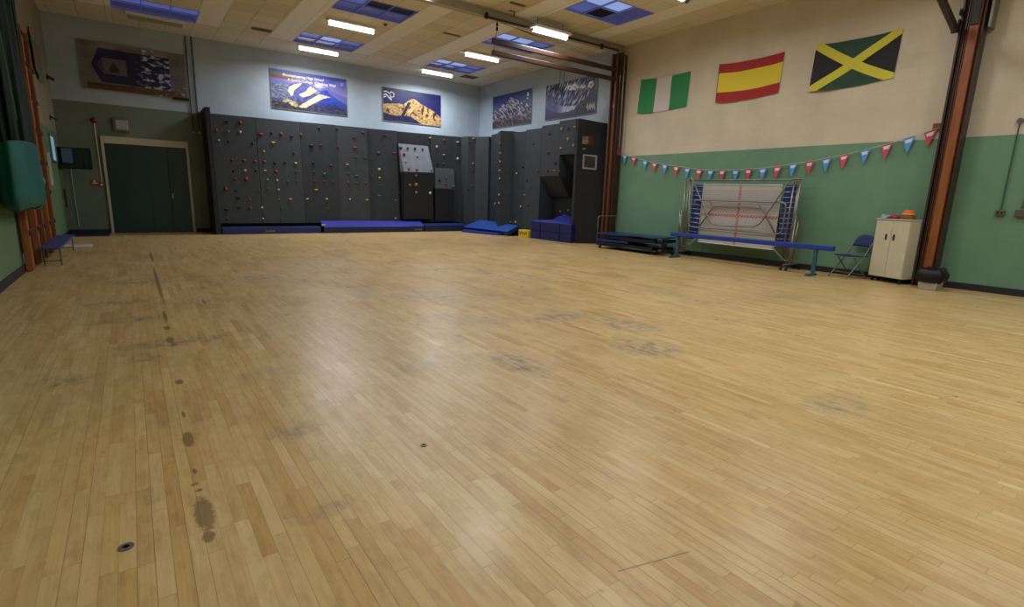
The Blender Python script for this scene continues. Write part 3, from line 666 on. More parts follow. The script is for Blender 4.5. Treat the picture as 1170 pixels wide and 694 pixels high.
def flag(label, m, tl, tr, br, bl, x, sgn, hem, sag=.04, eye=True):
    t = thing('wall_flag', label, 'flag', (x, (tl[0]+tr[0])/2, bl[1]), 'national flags pinned to the walls')
    def P(u, v):
        top = (tl[0]*(1-u)+tr[0]*u, tl[1]*(1-u)+tr[1]*u-sag*4*u*(1-u)*.9); bot = (bl[0]*(1-u)+br[0]*u, bl[1]*(1-u)+br[1]*u-sag*.9*math.sin(u*math.pi))
        y = bot[0]*(1-v)+top[0]*v; z = bot[1]*(1-v)+top[1]*v
        w = .014+.012*math.sin(u*9+v*3)+.02*(1-v)*math.sin(u*5+1)+.012*noise.noise(Vector((u*4, v*3, x)))
        return (x+sgn*(.012+abs(w)), y, z)
    b = MB(); b.grid(P, 36, 22, uv=True); b.build('cloth', m, t, smooth=True)
    h = MB(); h.tube([P(0, v/10) for v in range(11)], .009, 5); h.build('hem', hem, t)
    return t
flag('green and white vertical-striped flag pinned to the cream wall', flag_mat('flag_green_white', fm_ng), (10.82,4.82), (9.15,4.78), (9.19,3.9), (10.86,3.9), XR, -1, m_white, .04)
flag('red and yellow horizontally striped flag pinned to the cream wall', flag_mat('flag_red_yellow', fm_es), (8.3,4.8), (6.69,4.79), (6.72,3.92), (8.3,3.89), XR, -1, mat('hem_red', (120,30,30), .7), .05)
flag('black, green and yellow diagonal-cross flag pinned to the cream wall', flag_mat('flag_black_green_yellow', fm_jm), (6.01,4.8), (4.43,4.78), (4.46,3.9), (6.03,3.85), XR, -1, m_white, .05)
flag('dark green flag with a red disc on the shadowed side wall', flag_mat('flag_green_disc', fm_bd), (16.3,4.75), (18.1,4.7), (17.9,3.82), (16.35,3.9), XL, 1, m_dark, .12)

# ------------------------------------------------------------------ bunting
m_pb = mat('pennant_blue', (80,146,212), .6); m_pr = mat('pennant_red', (204,66,92), .6); m_pt = mat('pennant_strip', (204,208,222), .6); m_str = mat('bunting_string', (190,190,170), .7)
BP = [(11.21,2.7),(10.85,2.62),(10.41,2.5),(10.06,2.43),(9.69,2.37),(9.31,2.31),(8.94,2.26),(8.58,2.21),(8.23,2.19),(7.9,2.18),(7.54,2.18),(7.2,2.19),(6.84,2.2),(6.49,2.23),(6.14,2.28),(5.79,2.32),(5.45,2.37),(5.11,2.43),(4.73,2.51),(4.36,2.6),(4.01,2.7),(3.69,2.8)]
bt = thing('pennant_bunting', 'string of blue and red triangular pennants sagging across the green wall', 'bunting', (XR-.05, 7.4, 2.0))
topz = [z+.05 for y, z in BP]
MB().tube([(XR-.05, 11.34, 2.79)]+[(XR-.055, y, z+.055) for y, z in BP]+[(XR-.06, 3.56, 2.9)], .006, 5).build('string', m_str, bt)
for k, (y, z) in enumerate(BP):
    sl = (BP[min(k+1, len(BP)-1)][1]-BP[max(k-1, 0)][1])/(BP[min(k+1, len(BP)-1)][0]-BP[max(k-1, 0)][0])
    w = .1; tw = random.uniform(-.02, .02); x = XR-.05; zt = z+.055
    A = Vector((x, y+w, zt+sl*w)); B = Vector((x, y-w, zt-sl*w)); T = Vector((x-.02+tw, y+random.uniform(-.02,.02), zt-.29))
    th = Vector((.004,0,0))
    b = MB(); b.add([A,B,T,A+th,B+th,T+th], [(0,1,2),(5,4,3),(0,3,4,1),(1,4,5,2),(2,5,3,0)])
    p = b.build('pennant', m_pb if k % 2 == 0 else m_pr, bt)
    f = lambda a, b_: A*(1-b_)*(1-a)+B*(1-b_)*a+T*b_-Vector((.003,0,0))
    def g(a, b_): return (A.lerp(B, a)).lerp(T, b_)-Vector((.004,0,0))
    MB().add([g(.16,.12), g(.84,.12), g(.82,.34), g(.18,.34)], [(0,1,2,3)]).build('name_strip', m_pt, p)

# ------------------------------------------------------------------ wall sockets and conduits on the right
m_sock = mat('galvanised', (120,118,112), .35, .8)
t = thing('socket_box', 'metal socket box with a thin conduit rising to a round junction', 'socket', (XR, 2.48, 1.35), 'metal sockets on the green wall')
MB().box(XR-.06, XR-.002, 2.42, 2.54, 1.355, 1.45).build('box', m_sock, t, bevel=.008)
MB().tube([(XR-.03,2.48,1.45),(XR-.03,2.48,2.88)], .01, 8).build('conduit', mat('conduit_green', (54,84,62), .5), t)
MB().tube([(XR-.002,2.48,2.92),(XR-.045,2.48,2.92)], .045, 14).build('junction', m_sock, t)
for y in (2.455, 2.505): MB().box(XR-.066, XR-.06, y-.012, y+.012, 1.385, 1.42).build('switch', m_black, t)
t = thing('socket_box', 'metal socket box at the picture edge with a thick conduit', 'socket', (XR, 2.22, 1.35), 'metal sockets on the green wall')
MB().box(XR-.07, XR-.002, 2.14, 2.29, 1.345, 1.47).build('box', m_sock, t, bevel=.008)
MB().tube([(XR-.03,2.2,1.47),(XR-.03,2.2,3.6)], .02, 8).build('conduit', m_sock, t)

# floor sockets
for x, y, lb in ((-.15, 2.38, 'round grey steel floor plate with a black slot, nearer the camera'), (1.24, 2.53, 'small round steel floor plate set in the middle of the boards')):
    s = 1 if x < 0 else .72
    t = thing('floor_socket', lb, 'floor plate', (x, y, 0), 'round metal plates set in the floor')
    MB().tube([(x,y,.0005),(x,y,.004)], .027*s, 24).build('ring', m_grey_steel, t)
    MB().box(x-.013*s, x+.013*s, y-.006*s, y+.006*s, .004, .0048).box(x-.006*s, x+.006*s, y-.012*s, y+.012*s, .004, .0048).build('slot', m_black, t)

# ================================================================== CLIMBING WALLS
HB=[('k',2.59,3.39),('r',2.96,3.41,1.5),('r',2.29,3.11),('g',2.61,3.11),('y',2.94,3.12),('y',2.33,2.83),('k',2.6,2.81),('r',3.53,3.11,1.6),('k',3.85,3.18),('r',4.14,3.17,1.2),('k',4.46,3.13,1.2),('r',4.76,3.21,1.2),('k',5.35,3.48),('k',5.95,3.51),('y',3.87,2.88,1.2),('k',3.27,2.81,1.2),('k',5.07,2.88,1.2),('r',5.37,2.93),('r',5.95,2.92),('p',3.58,2.59),('k',4.49,2.61),('d',2.65,2.26),('b',2.99,2.27),('r',3.3,2.26,1.2),('r',3.57,2.27,1.2),('k',3.89,2.25,1.2),('k',4.2,2.28),('y',4.54,2.28,1.2),('k',5.1,2.32),('d',5.68,2.28,1.1),('k',2.67,1.94),('y',2.99,1.96,1.1),('k',3.31,1.98),('w',3.58,2.0,0.7),('r',3.9,1.98,1.5),('d',4.52,2.0,1.1),('d',5.11,2.02,0.8),('e',5.44,1.96,1.3),('r',2.69,1.69,1.1),('r',3.0,1.7,1.6),('y',3.63,1.71,0.9),('y',3.92,1.7),('e',4.24,1.68,1.1),('d',4.53,1.7,0.8),('r',5.11,1.72,0.9),('t',5.42,1.73,0.8),('d',5.71,1.71,0.8),('r',2.4,1.38,1.5),('k',2.7,1.34),('d',3.34,1.36,0.8),('e',3.61,1.41,0.8),('p',3.94,1.4),('y',5.14,1.43),('k',2.73,1.11,1.2),('b',3.06,1.08),('g',3.94,1.1,0.7),('p',4.29,1.11),('p',5.47,1.13,1.1),('y',4.83,1.12),('k',2.39,0.75,1.3),('k',2.74,0.8),('r',3.05,0.79,1.3),('w',3.4,0.82,0.8),('t',3.99,0.81,0.7),('e',5.5,0.81,0.7),('d',2.38,0.46),('w',3.4,0.47,0.7),('e',3.98,0.48,0.8),('u',6.85,3.47,1.3),('k',6.53,3.26),('u',7.71,3.45,1.3),('y',9.53,3.52),('d',10.13,3.49),('p',10.71,3.45,1.1),('d',10.99,3.45),('p',11.37,3.59),('r',6.55,2.92,1.3),('d',7.44,2.81,1.7),('r',8.04,2.85,1.2),('y',9.81,3.2,1.2),('p',10.1,2.92),('w',10.7,2.82,1.1),('k',9.55,2.88),('d',6.56,2.62,0.8),('d',6.87,2.61),('o',6.26,2.33,1.2),('y',7.44,2.23,1.2),('k',9.82,2.58),('k',10.08,2.57),('p',11.36,2.65,0.8),('t',6.28,2.04,1.1),('t',6.56,1.96),('r',6.27,1.71),('d',6.57,1.72),('d',6.88,1.73),('y',7.44,1.94),('t',7.17,1.97,0.8),('t',7.42,1.67,0.8),('g',7.39,1.3,0.9),('p',8.2,1.44,0.8),('y',10.1,2.33,0.9),('k',10.43,2.31),('d',11.31,2.37),('e',11.3,1.79),('p',6.29,1.14),('p',6.9,1.13),('p',8.0,0.48),('k',10.96,1.63)]
HT=[('u',8.09,3.06,1.6),('d',8.37,3.07),('u',8.66,3.08,1.2),('d',8.96,3.07),('r',8.19,2.82,1.3),('y',8.72,2.81,1.2),('y',8.21,2.58,0.8),('r',8.29,2.3,1.2),('r',8.6,2.28,1.2),('g',9.2,2.3)]
HL=[('t',8.57,2.05,1.5),('o',8.57,1.74,1.6),('o',8.32,1.72),('p',8.57,1.45),('w',9.14,1.45,1.2),('p',8.04,1.15)]
HS=[('k',9.68,1.94),('d',9.98,2.03),('r',9.95,1.82),('e',10.26,1.72,1.5)]
HR=[('d',17.38,3.58),('r',16.71,3.29,1.2),('p',16.69,2.95),('o',16.72,2.64),('r',17.18,2.65),('y',16.71,2.34),('r',17.49,2.32),('p',16.7,2.05),('y',16.7,1.46),('r',17.21,1.45),('p',17.12,1.11,1.2),('p',16.68,1.16),('p',17.62,1.44,0.8),('k',15.4,2.48,1.2),('p',15.76,2.24,1.1),('r',14.87,3.23),('u',14.0,3.5,1.3),('r',14.01,2.9,1.4),('r',14.54,2.32,1.3),('k',13.61,2.54),('k',13.97,2.29,0.8),('o',13.65,2.3,1.1),('r',13.38,2.28,1.1),('y',13.37,3.6,1.1),('k',13.04,3.58),('y',12.75,3.61),('y',13.03,3.26,1.2),('y',12.76,3.05,1.1),('y',13.37,3.0),('d',15.15,2.0),('d',14.91,1.76),('d',14.27,1.73),('p',15.23,1.47,0.8),('d',15.01,1.13,1.2),('p',15.45,1.06,1.1),('p',16.05,0.47,0.9),('p',15.73,0.48,1.1),('d',14.25,1.41)]

m_cl = {}
def cm_(k, rgb): m_cl[k] = mat('climbing_ply_'+k, rgb, .62, noise_amt=.1, nscale=5, spec=.3)
cm_('a', (52,57,62)); cm_('b', (45,50,55)); cm_('c', (55,60,64)); cm_('d', (33,36,39)); cm_('toplit', (108,113,122)); cm_('mid', (64,69,74)); cm_('end', (30,32,34))  # light and shade put into the ply tones: upward boards pale, cave dark
HC = {'k': (18,18,24), 'r': (124,28,32), 'g': (92,96,100), 'y': (168,148,66), 'p': (168,136,110), 'd': (88,32,38), 'b': (100,62,50), 'w': (196,196,198), 'e': (24,86,62), 't': (34,78,80), 'u': (34,38,96), 'o': (168,96,52)}
HM = {k: mat('hold_'+k, c, .55) for k, c in HC.items()}
HMESH = {}
def hold_mesh(k, var):
    if (k, var) in HMESH: return HMESH[(k, var)]
    b = MB(); b.ball((0,0,0), (1,1,1), 10, 7)
    rnd = random.Random(var*7+3); off = rnd.uniform(0, 50)
    vs = []
    for p in b.v:
        v = Vector(p); q = 1+.45*noise.noise(v*1.3+Vector((off,0,0)))
        if var % 3 == 1 and v.z > 0: q *= 1.2
        vs.append((v.x*q*(1.25 if var % 2 else 1), v.y*q*.75, v.z*q*(.75 if var % 2 else 1)))
    me = bpy.data.meshes.new('hold'); me.from_pydata(vs, [], b.f); me.materials.append(HM[k])
    for p in me.polygons: p.use_smooth = True
    HMESH[(k, var)] = me; return me
def hold(k, pos, s, parent, axis='B'):
    o = bpy.data.objects.new('hold', hold_mesh(k, random.randrange(5))); C.objects.link(o); o.parent = parent
    o.location = Vector(pos)-OFF[parent.name]; r = .038*s
    o.scale = (r, r, r); o.rotation_euler = (0, 0, 0) if axis == 'B' else (0, 0, math.pi/2)
    return o
cw = thing('climbing_wall', 'long dark grey climbing wall with coloured holds along the far wall', 'climbing wall', (6.6, 19.2, 0))
def front(z, yb=18.55, yt=18.75): return yb+(yt-yb)*z/3.6
ph = []
JX = [2.15, 3.4, 4.74, 5.9, 7.01, 8.16, 9.55, 10.5, 10.87]
PY = [((18.56,18.75),(18.54,18.73),'a'), ((18.54,18.73),(18.57,18.76),'a'), ((18.6,18.77),(18.52,18.7),'b'), ((18.6,18.76),(18.55,18.72),'c'), ((18.64,18.8),(18.6,18.76),'b'), ((18.72,18.86),(18.66,18.82),'d'), ((18.66,18.8),(18.64,18.76),'b'), ((18.64,18.76),(18.6,18.72),'b')]
panels = []
for i, (l, r, mk) in enumerate(PY):
    x0, x1 = JX[i]+.004, JX[i+1]-.004; z0 = .32; za = 3.6+.008*(x0-2); zb = 3.6+.008*(x1-2)
    b = MB().hexa([(x0,l[0],z0),(x1,r[0],z0),(x1,YB-.01,z0),(x0,YB-.01,z0)], [(x0,l[1],za),(x1,r[1],zb),(x1,YB-.01,zb),(x0,YB-.01,za)])
    o = b.build('climbing_panel', m_cl[mk], cw, bevel=.006); panels.append((x0, x1, l, r, o))
# corner turret
b = MB().prism([(10.87,18.66,.1),(10.93,18.3,.1),(11.22,18.2,.1),(11.52,17.7,.1),(XR-.01,17.7,.1),(XR-.01,YB-.01,.1),(10.87,YB-.01,.1)], (0,0,3.57))
corner = b.build('climbing_panel', m_cl['a'], cw, bevel=.006)
# side board at the door end
MB().hexa([(2.0,18.22,0),(2.14,18.22,0),(2.14,YB-.01,0),(2.0,YB-.01,0)], [(2.0,18.45,3.74),(2.14,18.45,3.74),(2.14,YB-.01,3.74),(2.0,YB-.01,3.74)]).build('side_board', m_cl['d'], cw, bevel=.012)
MB().box(1.985, 2.0, 18.7, 18.78, .1, 2.6).build('side_strap', mat('strap_blue', (40,52,92), .6), cw)
MB().box(2.15, 10.9, 18.75, YB-.012, 0, .32).build('underpanel_shadow', m_black, cw)  # black strip standing in for the shadow gap under the panels
# sloping board coloured pale for caught ceiling light, box below, smaller box beside it
box1 = MB().hexa([(8.26,18.42,.46),(9.46,18.42,.46),(9.46,18.8,.46),(8.26,18.8,.46)], [(8.28,18.42,2.19),(9.48,18.42,2.21),(9.48,18.8,2.21),(8.28,18.8,2.19)]).build('jutting_box', m_cl['d'], cw, bevel=.006)
slab = MB().hexa([(8.27,18.4,2.19),(9.49,18.4,2.21),(9.49,18.84,2.21),(8.27,18.84,2.19)], [(8.21,18.74,3.21),(9.42,18.74,3.2),(9.42,18.84,3.2),(8.21,18.84,3.21)]).build('sloping_board', m_cl['toplit'], cw, bevel=.006)
box2 = MB().hexa([(9.62,18.5,.36),(10.46,18.5,.36),(10.46,18.8,.36),(9.62,18.8,.36)], [(9.6,18.48,1.63),(10.44,18.48,1.63),(10.44,18.8,1.63),(9.6,18.8,1.63)]).build('jutting_box', m_cl['d'], cw, bevel=.006)
slab2 = MB().hexa([(9.6,18.46,1.63),(10.46,18.46,1.63),(10.46,18.8,1.63),(9.6,18.8,1.63)], [(9.68,18.64,2.41),(10.5,18.64,2.42),(10.5,18.82,2.42),(9.68,18.82,2.41)]).build('sloping_board', m_cl['mid'], cw, bevel=.006)
for k, x, z, *s in HB:
    s = s[0] if s else 1
    if x > 10.9: hold(k, (min(x, 11.2)-.08*(x > 11.2), 18.22 if x > 11.0 else 18.28, z), s, corner); continue
    for x0, x1, l, r, o in panels:
        if x <= x1:
            f = max(0, (x-x0)/(x1-x0)); zz = (z-.32)/3.3; y = (l[0]*(1-f)+r[0]*f)*(1-zz)+(l[1]*(1-f)+r[1]*f)*zz
            hold(k, (x, y-.01, z), s, o); break
for k, x, z, *s in HT: hold(k, (x*1.022, 18.38+.33*(z-2.17)/1.03, z), s[0] if s else 1, slab)
for k, x, z, *s in HL:
    if x > 8.1: hold(k, (x*1.022, 18.41, z), s[0] if s else 1, box1)
    else: hold(k, (x, 18.66, z), .9, panels[4][4])
for k, x, z, *s in HS: hold(k, (x*1.012, 18.45+.18*max(0, z-1.63)/.8, z), s[0] if s else 1, slab2)

cr = thing('climbing_wall', 'tall stepped dark grey climbing wall with overhang and cave beside the banners', 'climbing wall', (11.9, 15, 0))
FX = 11.5
def rp(y0, y1, z0, z1, mk, x=FX): return MB().box(x, XR-.01, y0+.003, y1-.003, z0, z1).build('climbing_panel', m_cl[mk], cr, bevel=.006)
pD = rp(15.3, 16.1, .02, 3.68, 'b'); pC = rp(14.4, 15.3, .02, 3.72, 'a')
pB = MB().hexa([(FX,13.5,2.13),(FX,14.397,2.13),(XR-.01,14.397,2.13),(XR-.01,13.5,2.13)], [(FX,13.5,3.78),(FX,14.397,3.78),(XR-.01,14.397,3.78),(XR-.01,13.5,3.78)]).build('climbing_panel', m_cl['a'], cr, bevel=.006)
pA = MB().prism([(FX,13.497,2.13),(FX,13.42,2.13),(FX,13.42,2.8),(FX,12.7,2.8),(FX,12.66,3.85),(FX,13.497,3.85)], (XR-.01-FX,0,0)).build('climbing_panel', m_cl['a'], cr)
pE = MB().prism([(FX,16.1,.02),(11.1,16.32,.02),(FX+.02,17.15,.02),(FX+.1,17.65,.02),(XR-.01,17.65,.02),(XR-.01,16.1,.02)][::-1], (0,0,3.72)).build('climbing_panel', m_cl['b'], cr, bevel=.004)
# cave below the overhang
cave = MB(); cave.box(12.08, XR-.02, 12.75, 14.39, .02, 2.12)
cave.build('cave_back', m_cl['d'], cr)
ov = MB(); ov.prism([(FX,13.42,2.13),(FX+.02,13.42,2.1),(12.0,13.42,1.45),(12.1,13.42,1.45),(12.1,13.42,2.13)], (0,.97,0)); ovo = ov.build('overhang_board', m_cl['b'], cr)
ov = MB(); ov.prism([(FX+.1,12.72,2.8),(12.0,12.72,2.2),(12.1,12.72,2.2),(12.1,12.72,2.8)], (0,.68,0)); ov.build('overhang_board', m_cl['d'], cr)
MB().box(FX, FX+.1, 12.6, 12.7, .02, 3.84).build('edge_post', m_cl['b'], cr, bevel=.006)
# slanting end board, with two framed pictures hung on it
ex, ey = .747, -.665; nx, ny = -.665*1, -.747
def EP(s, z, d=0): return (11.5+ex*s+nx*d, 12.6+ey*s+ny*d, z)
MB().hexa([EP(0,.0),EP(.98,.0),EP(.98,.0,-.06),EP(0,.0,-.06)], [EP(0,3.86),EP(.97,3.7),EP(.97,3.7,-.06),EP(0,3.86,-.06)]).build('end_board', m_cl['end'], cr, bevel=.006)
def picture(label, s0, s1, z0, z1, framem, inner, tilt=0):
    t = thing('wall_picture', label, 'picture', EP((s0+s1)/2, z0, .02))
    MB().hexa([EP(s0,z0+tilt,.005),EP(s1,z0-tilt,.005),EP(s1,z0-tilt,.02),EP(s0,z0+tilt,.02)], [EP(s0,z1+tilt,.005),EP(s1,z1-tilt,.005),EP(s1,z1-tilt,.02),EP(s0,z1+tilt,.02)]).build('frame', framem, t)
    w = .045
    painted('print', t, lambda u, v: EP(s0+w+(s1-s0-2*w)*u, z0+w+(z1-z0-2*w)*v+tilt*(1-2*u), .024), inner, 24, 18)
    return t
def p1(u, v):
    n = fb(u, v, 6, 4, 31); c = mixc((150,140,80), (120,124,110), v)
    c = mixc(c, (84,70,44), sstep(0,.4,n)); return mixc(c, (70,34,26), sstep(.58,.66,u))
picture('upper small yellow and brown picture on the dark end board', .11, .5, 3.05, 3.36, m_dark, p1)
tag(MB().hexa([EP(.17,2.93,.004),EP(.27,2.93,.004),EP(.27,2.93,.012),EP(.17,2.93,.012)], [EP(.17,2.97,.004),EP(.27,2.97,.004),EP(.27,2.97,.012),EP(.17,2.97,.012)]).build('caption_plate', m_grey_steel), 'tiny pale caption plate below the yellow picture', 'sign')
picture('lower picture in a pale frame hung askew on the dark end board', .2, .64, 2.33, 2.77, mat('frame_pale', (150,152,156), .5), lambda u, v: mixc((26,24,24), (66,60,58), .4+fb(u, v, 5, 4, 33)), .015)
for k, y, z, *s in HR:
    s = s[0] if s else 1; y2 = y
    if y > 16.1:
        f = 11.1+(y-16.32)/.83*.42 if y > 16.32 else 11.1+(16.32-y)/.22*.4
        if y > 17.2: continue
        if y > 16.6 and y < 16.75: y = 16.3; f = 11.12
        hold(k, (min(f, 11.6)-.01, y, z), s, pE, 'R')
    elif y > 15.3: hold(k, (FX-.01, y, z), s, pD, 'R')
    elif y > 14.4: hold(k, (FX-.01, y, z), s, pC, 'R')
    elif z > 2.13: hold(k, (FX-.01, y, z), s, pB if y > 13.5 else pA, 'R')
for y, z, k in ((14.0,1.75,'r'),(13.65,1.75,'d'),(13.2,2.35,'r')): hold(k, (FX+.3 if z < 2 else FX+.55, y, z), 1, ovo, 'R')
for y, z in ((13.9,.95),(13.5,1.0),(13.1,1.3)): hold('p', (12.07, y, z), .9, ovo, 'R')

# ------------------------------------------------------------------ mats
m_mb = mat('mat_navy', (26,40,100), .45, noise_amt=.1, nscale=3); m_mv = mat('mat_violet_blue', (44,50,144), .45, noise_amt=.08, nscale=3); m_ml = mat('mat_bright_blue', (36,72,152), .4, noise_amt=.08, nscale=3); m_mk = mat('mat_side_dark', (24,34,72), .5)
def landing_mat(label, x0, x1, y0, y1, zt, zback, mtop, mside, logo=None, zb=0.0, rot=None):
    t = thing('landing_mat', label, 'mat', ((x0+x1)/2, (y0+y1)/2, zb))
    body = MB(); body.hexa([(x0,y0,zb+.004),(x1,y0,zb+.004),(x1,y1,zb+.004+max(0,zback-zt)*.9),(x0,y1,zb+.004+max(0,zback-zt)*.9)], [(x0,y0,zt-.02),(x1,y0,zt-.02),(x1,y1,zback-.02),(x0,y1,zback-.02)])
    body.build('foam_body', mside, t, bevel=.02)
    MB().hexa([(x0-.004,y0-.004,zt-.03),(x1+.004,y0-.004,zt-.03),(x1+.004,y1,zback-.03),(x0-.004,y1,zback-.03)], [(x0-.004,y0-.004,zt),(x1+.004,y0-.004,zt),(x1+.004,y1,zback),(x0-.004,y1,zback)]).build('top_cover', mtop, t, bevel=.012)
    sm = MB(); n = int((x1-x0)/1.2)+1
    for k in range(1, n): xx = x0+(x1-x0)*k/n; sm.box(xx-.006, xx+.006, y0-.01, y0-.002, zb+.02, zt-.04)
    if n > 1: sm.build('seam', m_black, t)
    if logo:
        for lx in logo:
            b = MB()
            for q in range(7): b.box(lx+q*.042, lx+q*.042+.03, y0-.016, y0-.008, zb+.06, zb+.06+(.05 if q % 3 else .065))
            b.build('maker_mark', m_grey_steel, t)
    return t
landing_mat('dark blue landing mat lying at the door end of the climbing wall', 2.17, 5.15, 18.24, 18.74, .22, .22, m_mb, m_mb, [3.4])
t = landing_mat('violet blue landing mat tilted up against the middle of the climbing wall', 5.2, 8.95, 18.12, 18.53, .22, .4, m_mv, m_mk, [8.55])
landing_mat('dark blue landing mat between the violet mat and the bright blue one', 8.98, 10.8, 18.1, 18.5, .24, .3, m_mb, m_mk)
tag(MB().tube([(5.15,18.22,.265),(5.28,18.22,.27)], [.03,.035], 8).build('loose_hold', HM['y']), 'small yellow green hold lying on the joint between two blue mats', 'climbing hold')
t = thing('landing_mat', 'bright blue mat leaning into the corner under the stepped climbing wall', 'mat', (11.2, 16.9, 0))
lo = [(10.98,15.45,.004),(11.46,15.45,.22),(11.44,18.0,.3),(10.7,18.12,.004)]
b = MB(); b.hexa(lo, [(p[0]-.03, p[1], p[2]+.14) for p in lo]); b.build('foam_body', m_mk, t, bevel=.02)
b = MB(); l2 = [(p[0]-.035, p[1], p[2]+.13) for p in lo]; b.hexa(l2, [(p[0]-.02, p[1], p[2]+.035) for p in l2]); b.build('top_cover', m_ml, t, bevel=.012)
t = thing('folding_mat', 'thin violet blue mat slid under the leaning bright blue mat', 'mat', (10.4, 17.6, 0))
MB().hexa([(10.3,17.62,.003),(10.75,15.8,.003),(10.97,15.8,.003),(10.68,18.0,.003)], [(10.3,17.62,.08),(10.75,15.8,.08),(10.97,15.8,.08),(10.68,18.0,.08)]).build('foam_body', m_mv, t, bevel=.012)
# crash mat folded into the cave
t = thing('crash_mat', 'thick violet blue crash mat bent into the cave of the climbing wall', 'crash mat', (11.6, 13.5, 0))
y0, y1, x0, x1 = 12.44, 14.56, 11.3, 11.48
b = MB(); b.prism([(x0,y0,.005),(x1+.55,y0+.3,.005),(x1+.55,14.3,.005),(x1,y1,.005),(x0,y1,.005)][::-1], (0,0,.6)); b.build('foam_body', mat('crash_mat_side', (28,32,92), .5, noise_amt=.1, nscale=3), t, bevel=.03)
b = MB(); b.add([(x0-.01,y0,.6),(x0-.01,y1,.6),(x1,y1,.64),(12.0,14.25,.66),(12.0,13.6,.88),(12.0,12.8,.68),(x1,12.72,.66),(x0+.12,13.6,.68)], [(0,7,1),(1,7,2),(2,7,3),(3,7,4),(4,7,5),(5,7,6),(6,7,0)]); b.build('top_cover', m_mv, t, solid=.03)
b = MB()
for yy in (13.02, 14.03): b.box(x0-.014, x0-.002, yy-.02, yy+.02, .02, .6)
b.build('strap', m_black, t)
b = MB(); b.box(x0-.012, x0-.002, y0+.02, y1-.02, .30, .312); b.build('seam', m_mk, t)
# yellow box with dark marks
t = thing('yellow_box', 'small bright yellow box with dark markings beside the violet crash mat', 'box', (11.35, 14.86, 0))
MB().box(11.22, 11.46, 14.6, 15.16, .003, .26).build('body', mat('yellow_card', (206,184,44), .5), t, bevel=.01)
b = MB(); xq = 11.214
for pts in ([(15.08,.2),(15.08,.1),(15.0,.12),(15.04,.17),(14.98,.2)], [(14.94,.19),(14.88,.1),(14.86,.18)], [(14.8,.1),(14.76,.2),(14.7,.12),(14.68,.19)]): b.tube([(xq,a,c) for a, c in pts], .012, 5)
b.build('dark_marking', mat('marking_brown', (70,56,20), .6), t)

# ------------------------------------------------------------------ mat trolley
t = thing('mat_trolley', 'low steel trolley with a hooped handle under the pile of navy mats', 'trolley', (11.6, 9.9, 0))
b = MB(); b.tube([(11.15,8.95,.1),(11.15,11.16,.1),(11.95,11.16,.1),(11.95,8.95,.1)], .02, 8, closed=True); b.build('chassis', mat('trolley_teal', (60,84,92), .5, .3), t)
hp = rounded([(11.18,11.16,.1),(11.18,11.16,.93),(11.95,11.16,.93),(11.95,11.16,.1)], .09)
MB().tube(hp, .014, 8).build('hoop_handle', m_grey_steel, t, smooth=True)
for x, y in ((11.17,9.05),(11.17,11.0),(11.93,9.05),(11.93,11.0)):
    b = MB(); b.tube([(x-.016,y,.045),(x+.016,y,.045)], .043, 14); b.box(x-.02, x+.02, y-.02, y+.02, .05, .09); b.build('caster', m_black, t)
m_np = mat('mat_black_navy', (16,18,34), .35, noise_amt=.2)
mats_ = [('lowest navy mat of the trolley pile, dark and sagging', .13, .065, 9.0, 11.1, m_np, .0), ('second mat of the trolley pile with a bright blue end', .215, .07, 9.9, 11.1, m_mb, .01), ('third, nearly black mat of the trolley pile, folded over', .305, .09, 8.95, 10.9, m_np, .02), ('topmost teal blue mat of the trolley pile', .425, .035, 8.95, 11.1, mat('mat_teal_blue', (26,54,100), .35), .02)]
for lb, z, th, a, c, mm_, wob in mats_:
    b = MB(); x0_, x1_ = 11.1, 11.98
    nn = 14
    def P(u, v, dz):
        y = a+(c-a)*u; x = x0_+(x1_-x0_)*v
        return (x-.03*math.sin(u*7+z*20), y, z+dz+wob*math.sin(u*6+z*30)*(1-v)*.5+.02*noise.noise(Vector((u*5, v*3, z*9)))*wob*20)
    b.grid(lambda u, v: P(u, v, th), nn, 5); nb = len(b.v); b.grid(lambda u, v: P(u, 1-v, 0), nn, 5)
    def idx(i, j, off=0): return off+j*(nn+1)+i
    for i in range(nn):
        b.f.append([idx(i,0), idx(i,5,nb), idx(i+1,5,nb), idx(i+1,0)]); b.m.append(0); b.f.append([idx(i+1,5), idx(i+1,0,nb), idx(i,0,nb), idx(i,5)]); b.m.append(0)
    for j in range(5):
        b.f.append([idx(0,j+1), idx(0,4-j,nb), idx(0,5-j,nb), idx(0,j)]); b.m.append(0); b.f.append([idx(nn,j), idx(nn,5-j,nb), idx(nn,4-j,nb), idx(nn,j+1)]); b.m.append(0)
    tag(b.build('gym_mat', mm_, smooth=False, origin=(11.5,(a+c)/2,z)), lb, 'mat', 'gym mats piled on the low trolley')
b = MB(); 
for k, (yy, zz, rr) in enumerate(((8.86,.39,.07),(8.85,.25,.06),(8.84,.12,.06))): b.tube([(11.06,yy-.1,zz),(11.2,yy-.05,zz+.01),(11.42,yy,zz)], rr, 10)
tag(b.build('rolled_mat', m_np, smooth=True), 'black rolled mat ends drooping off the trolley near the trampoline', 'mat')

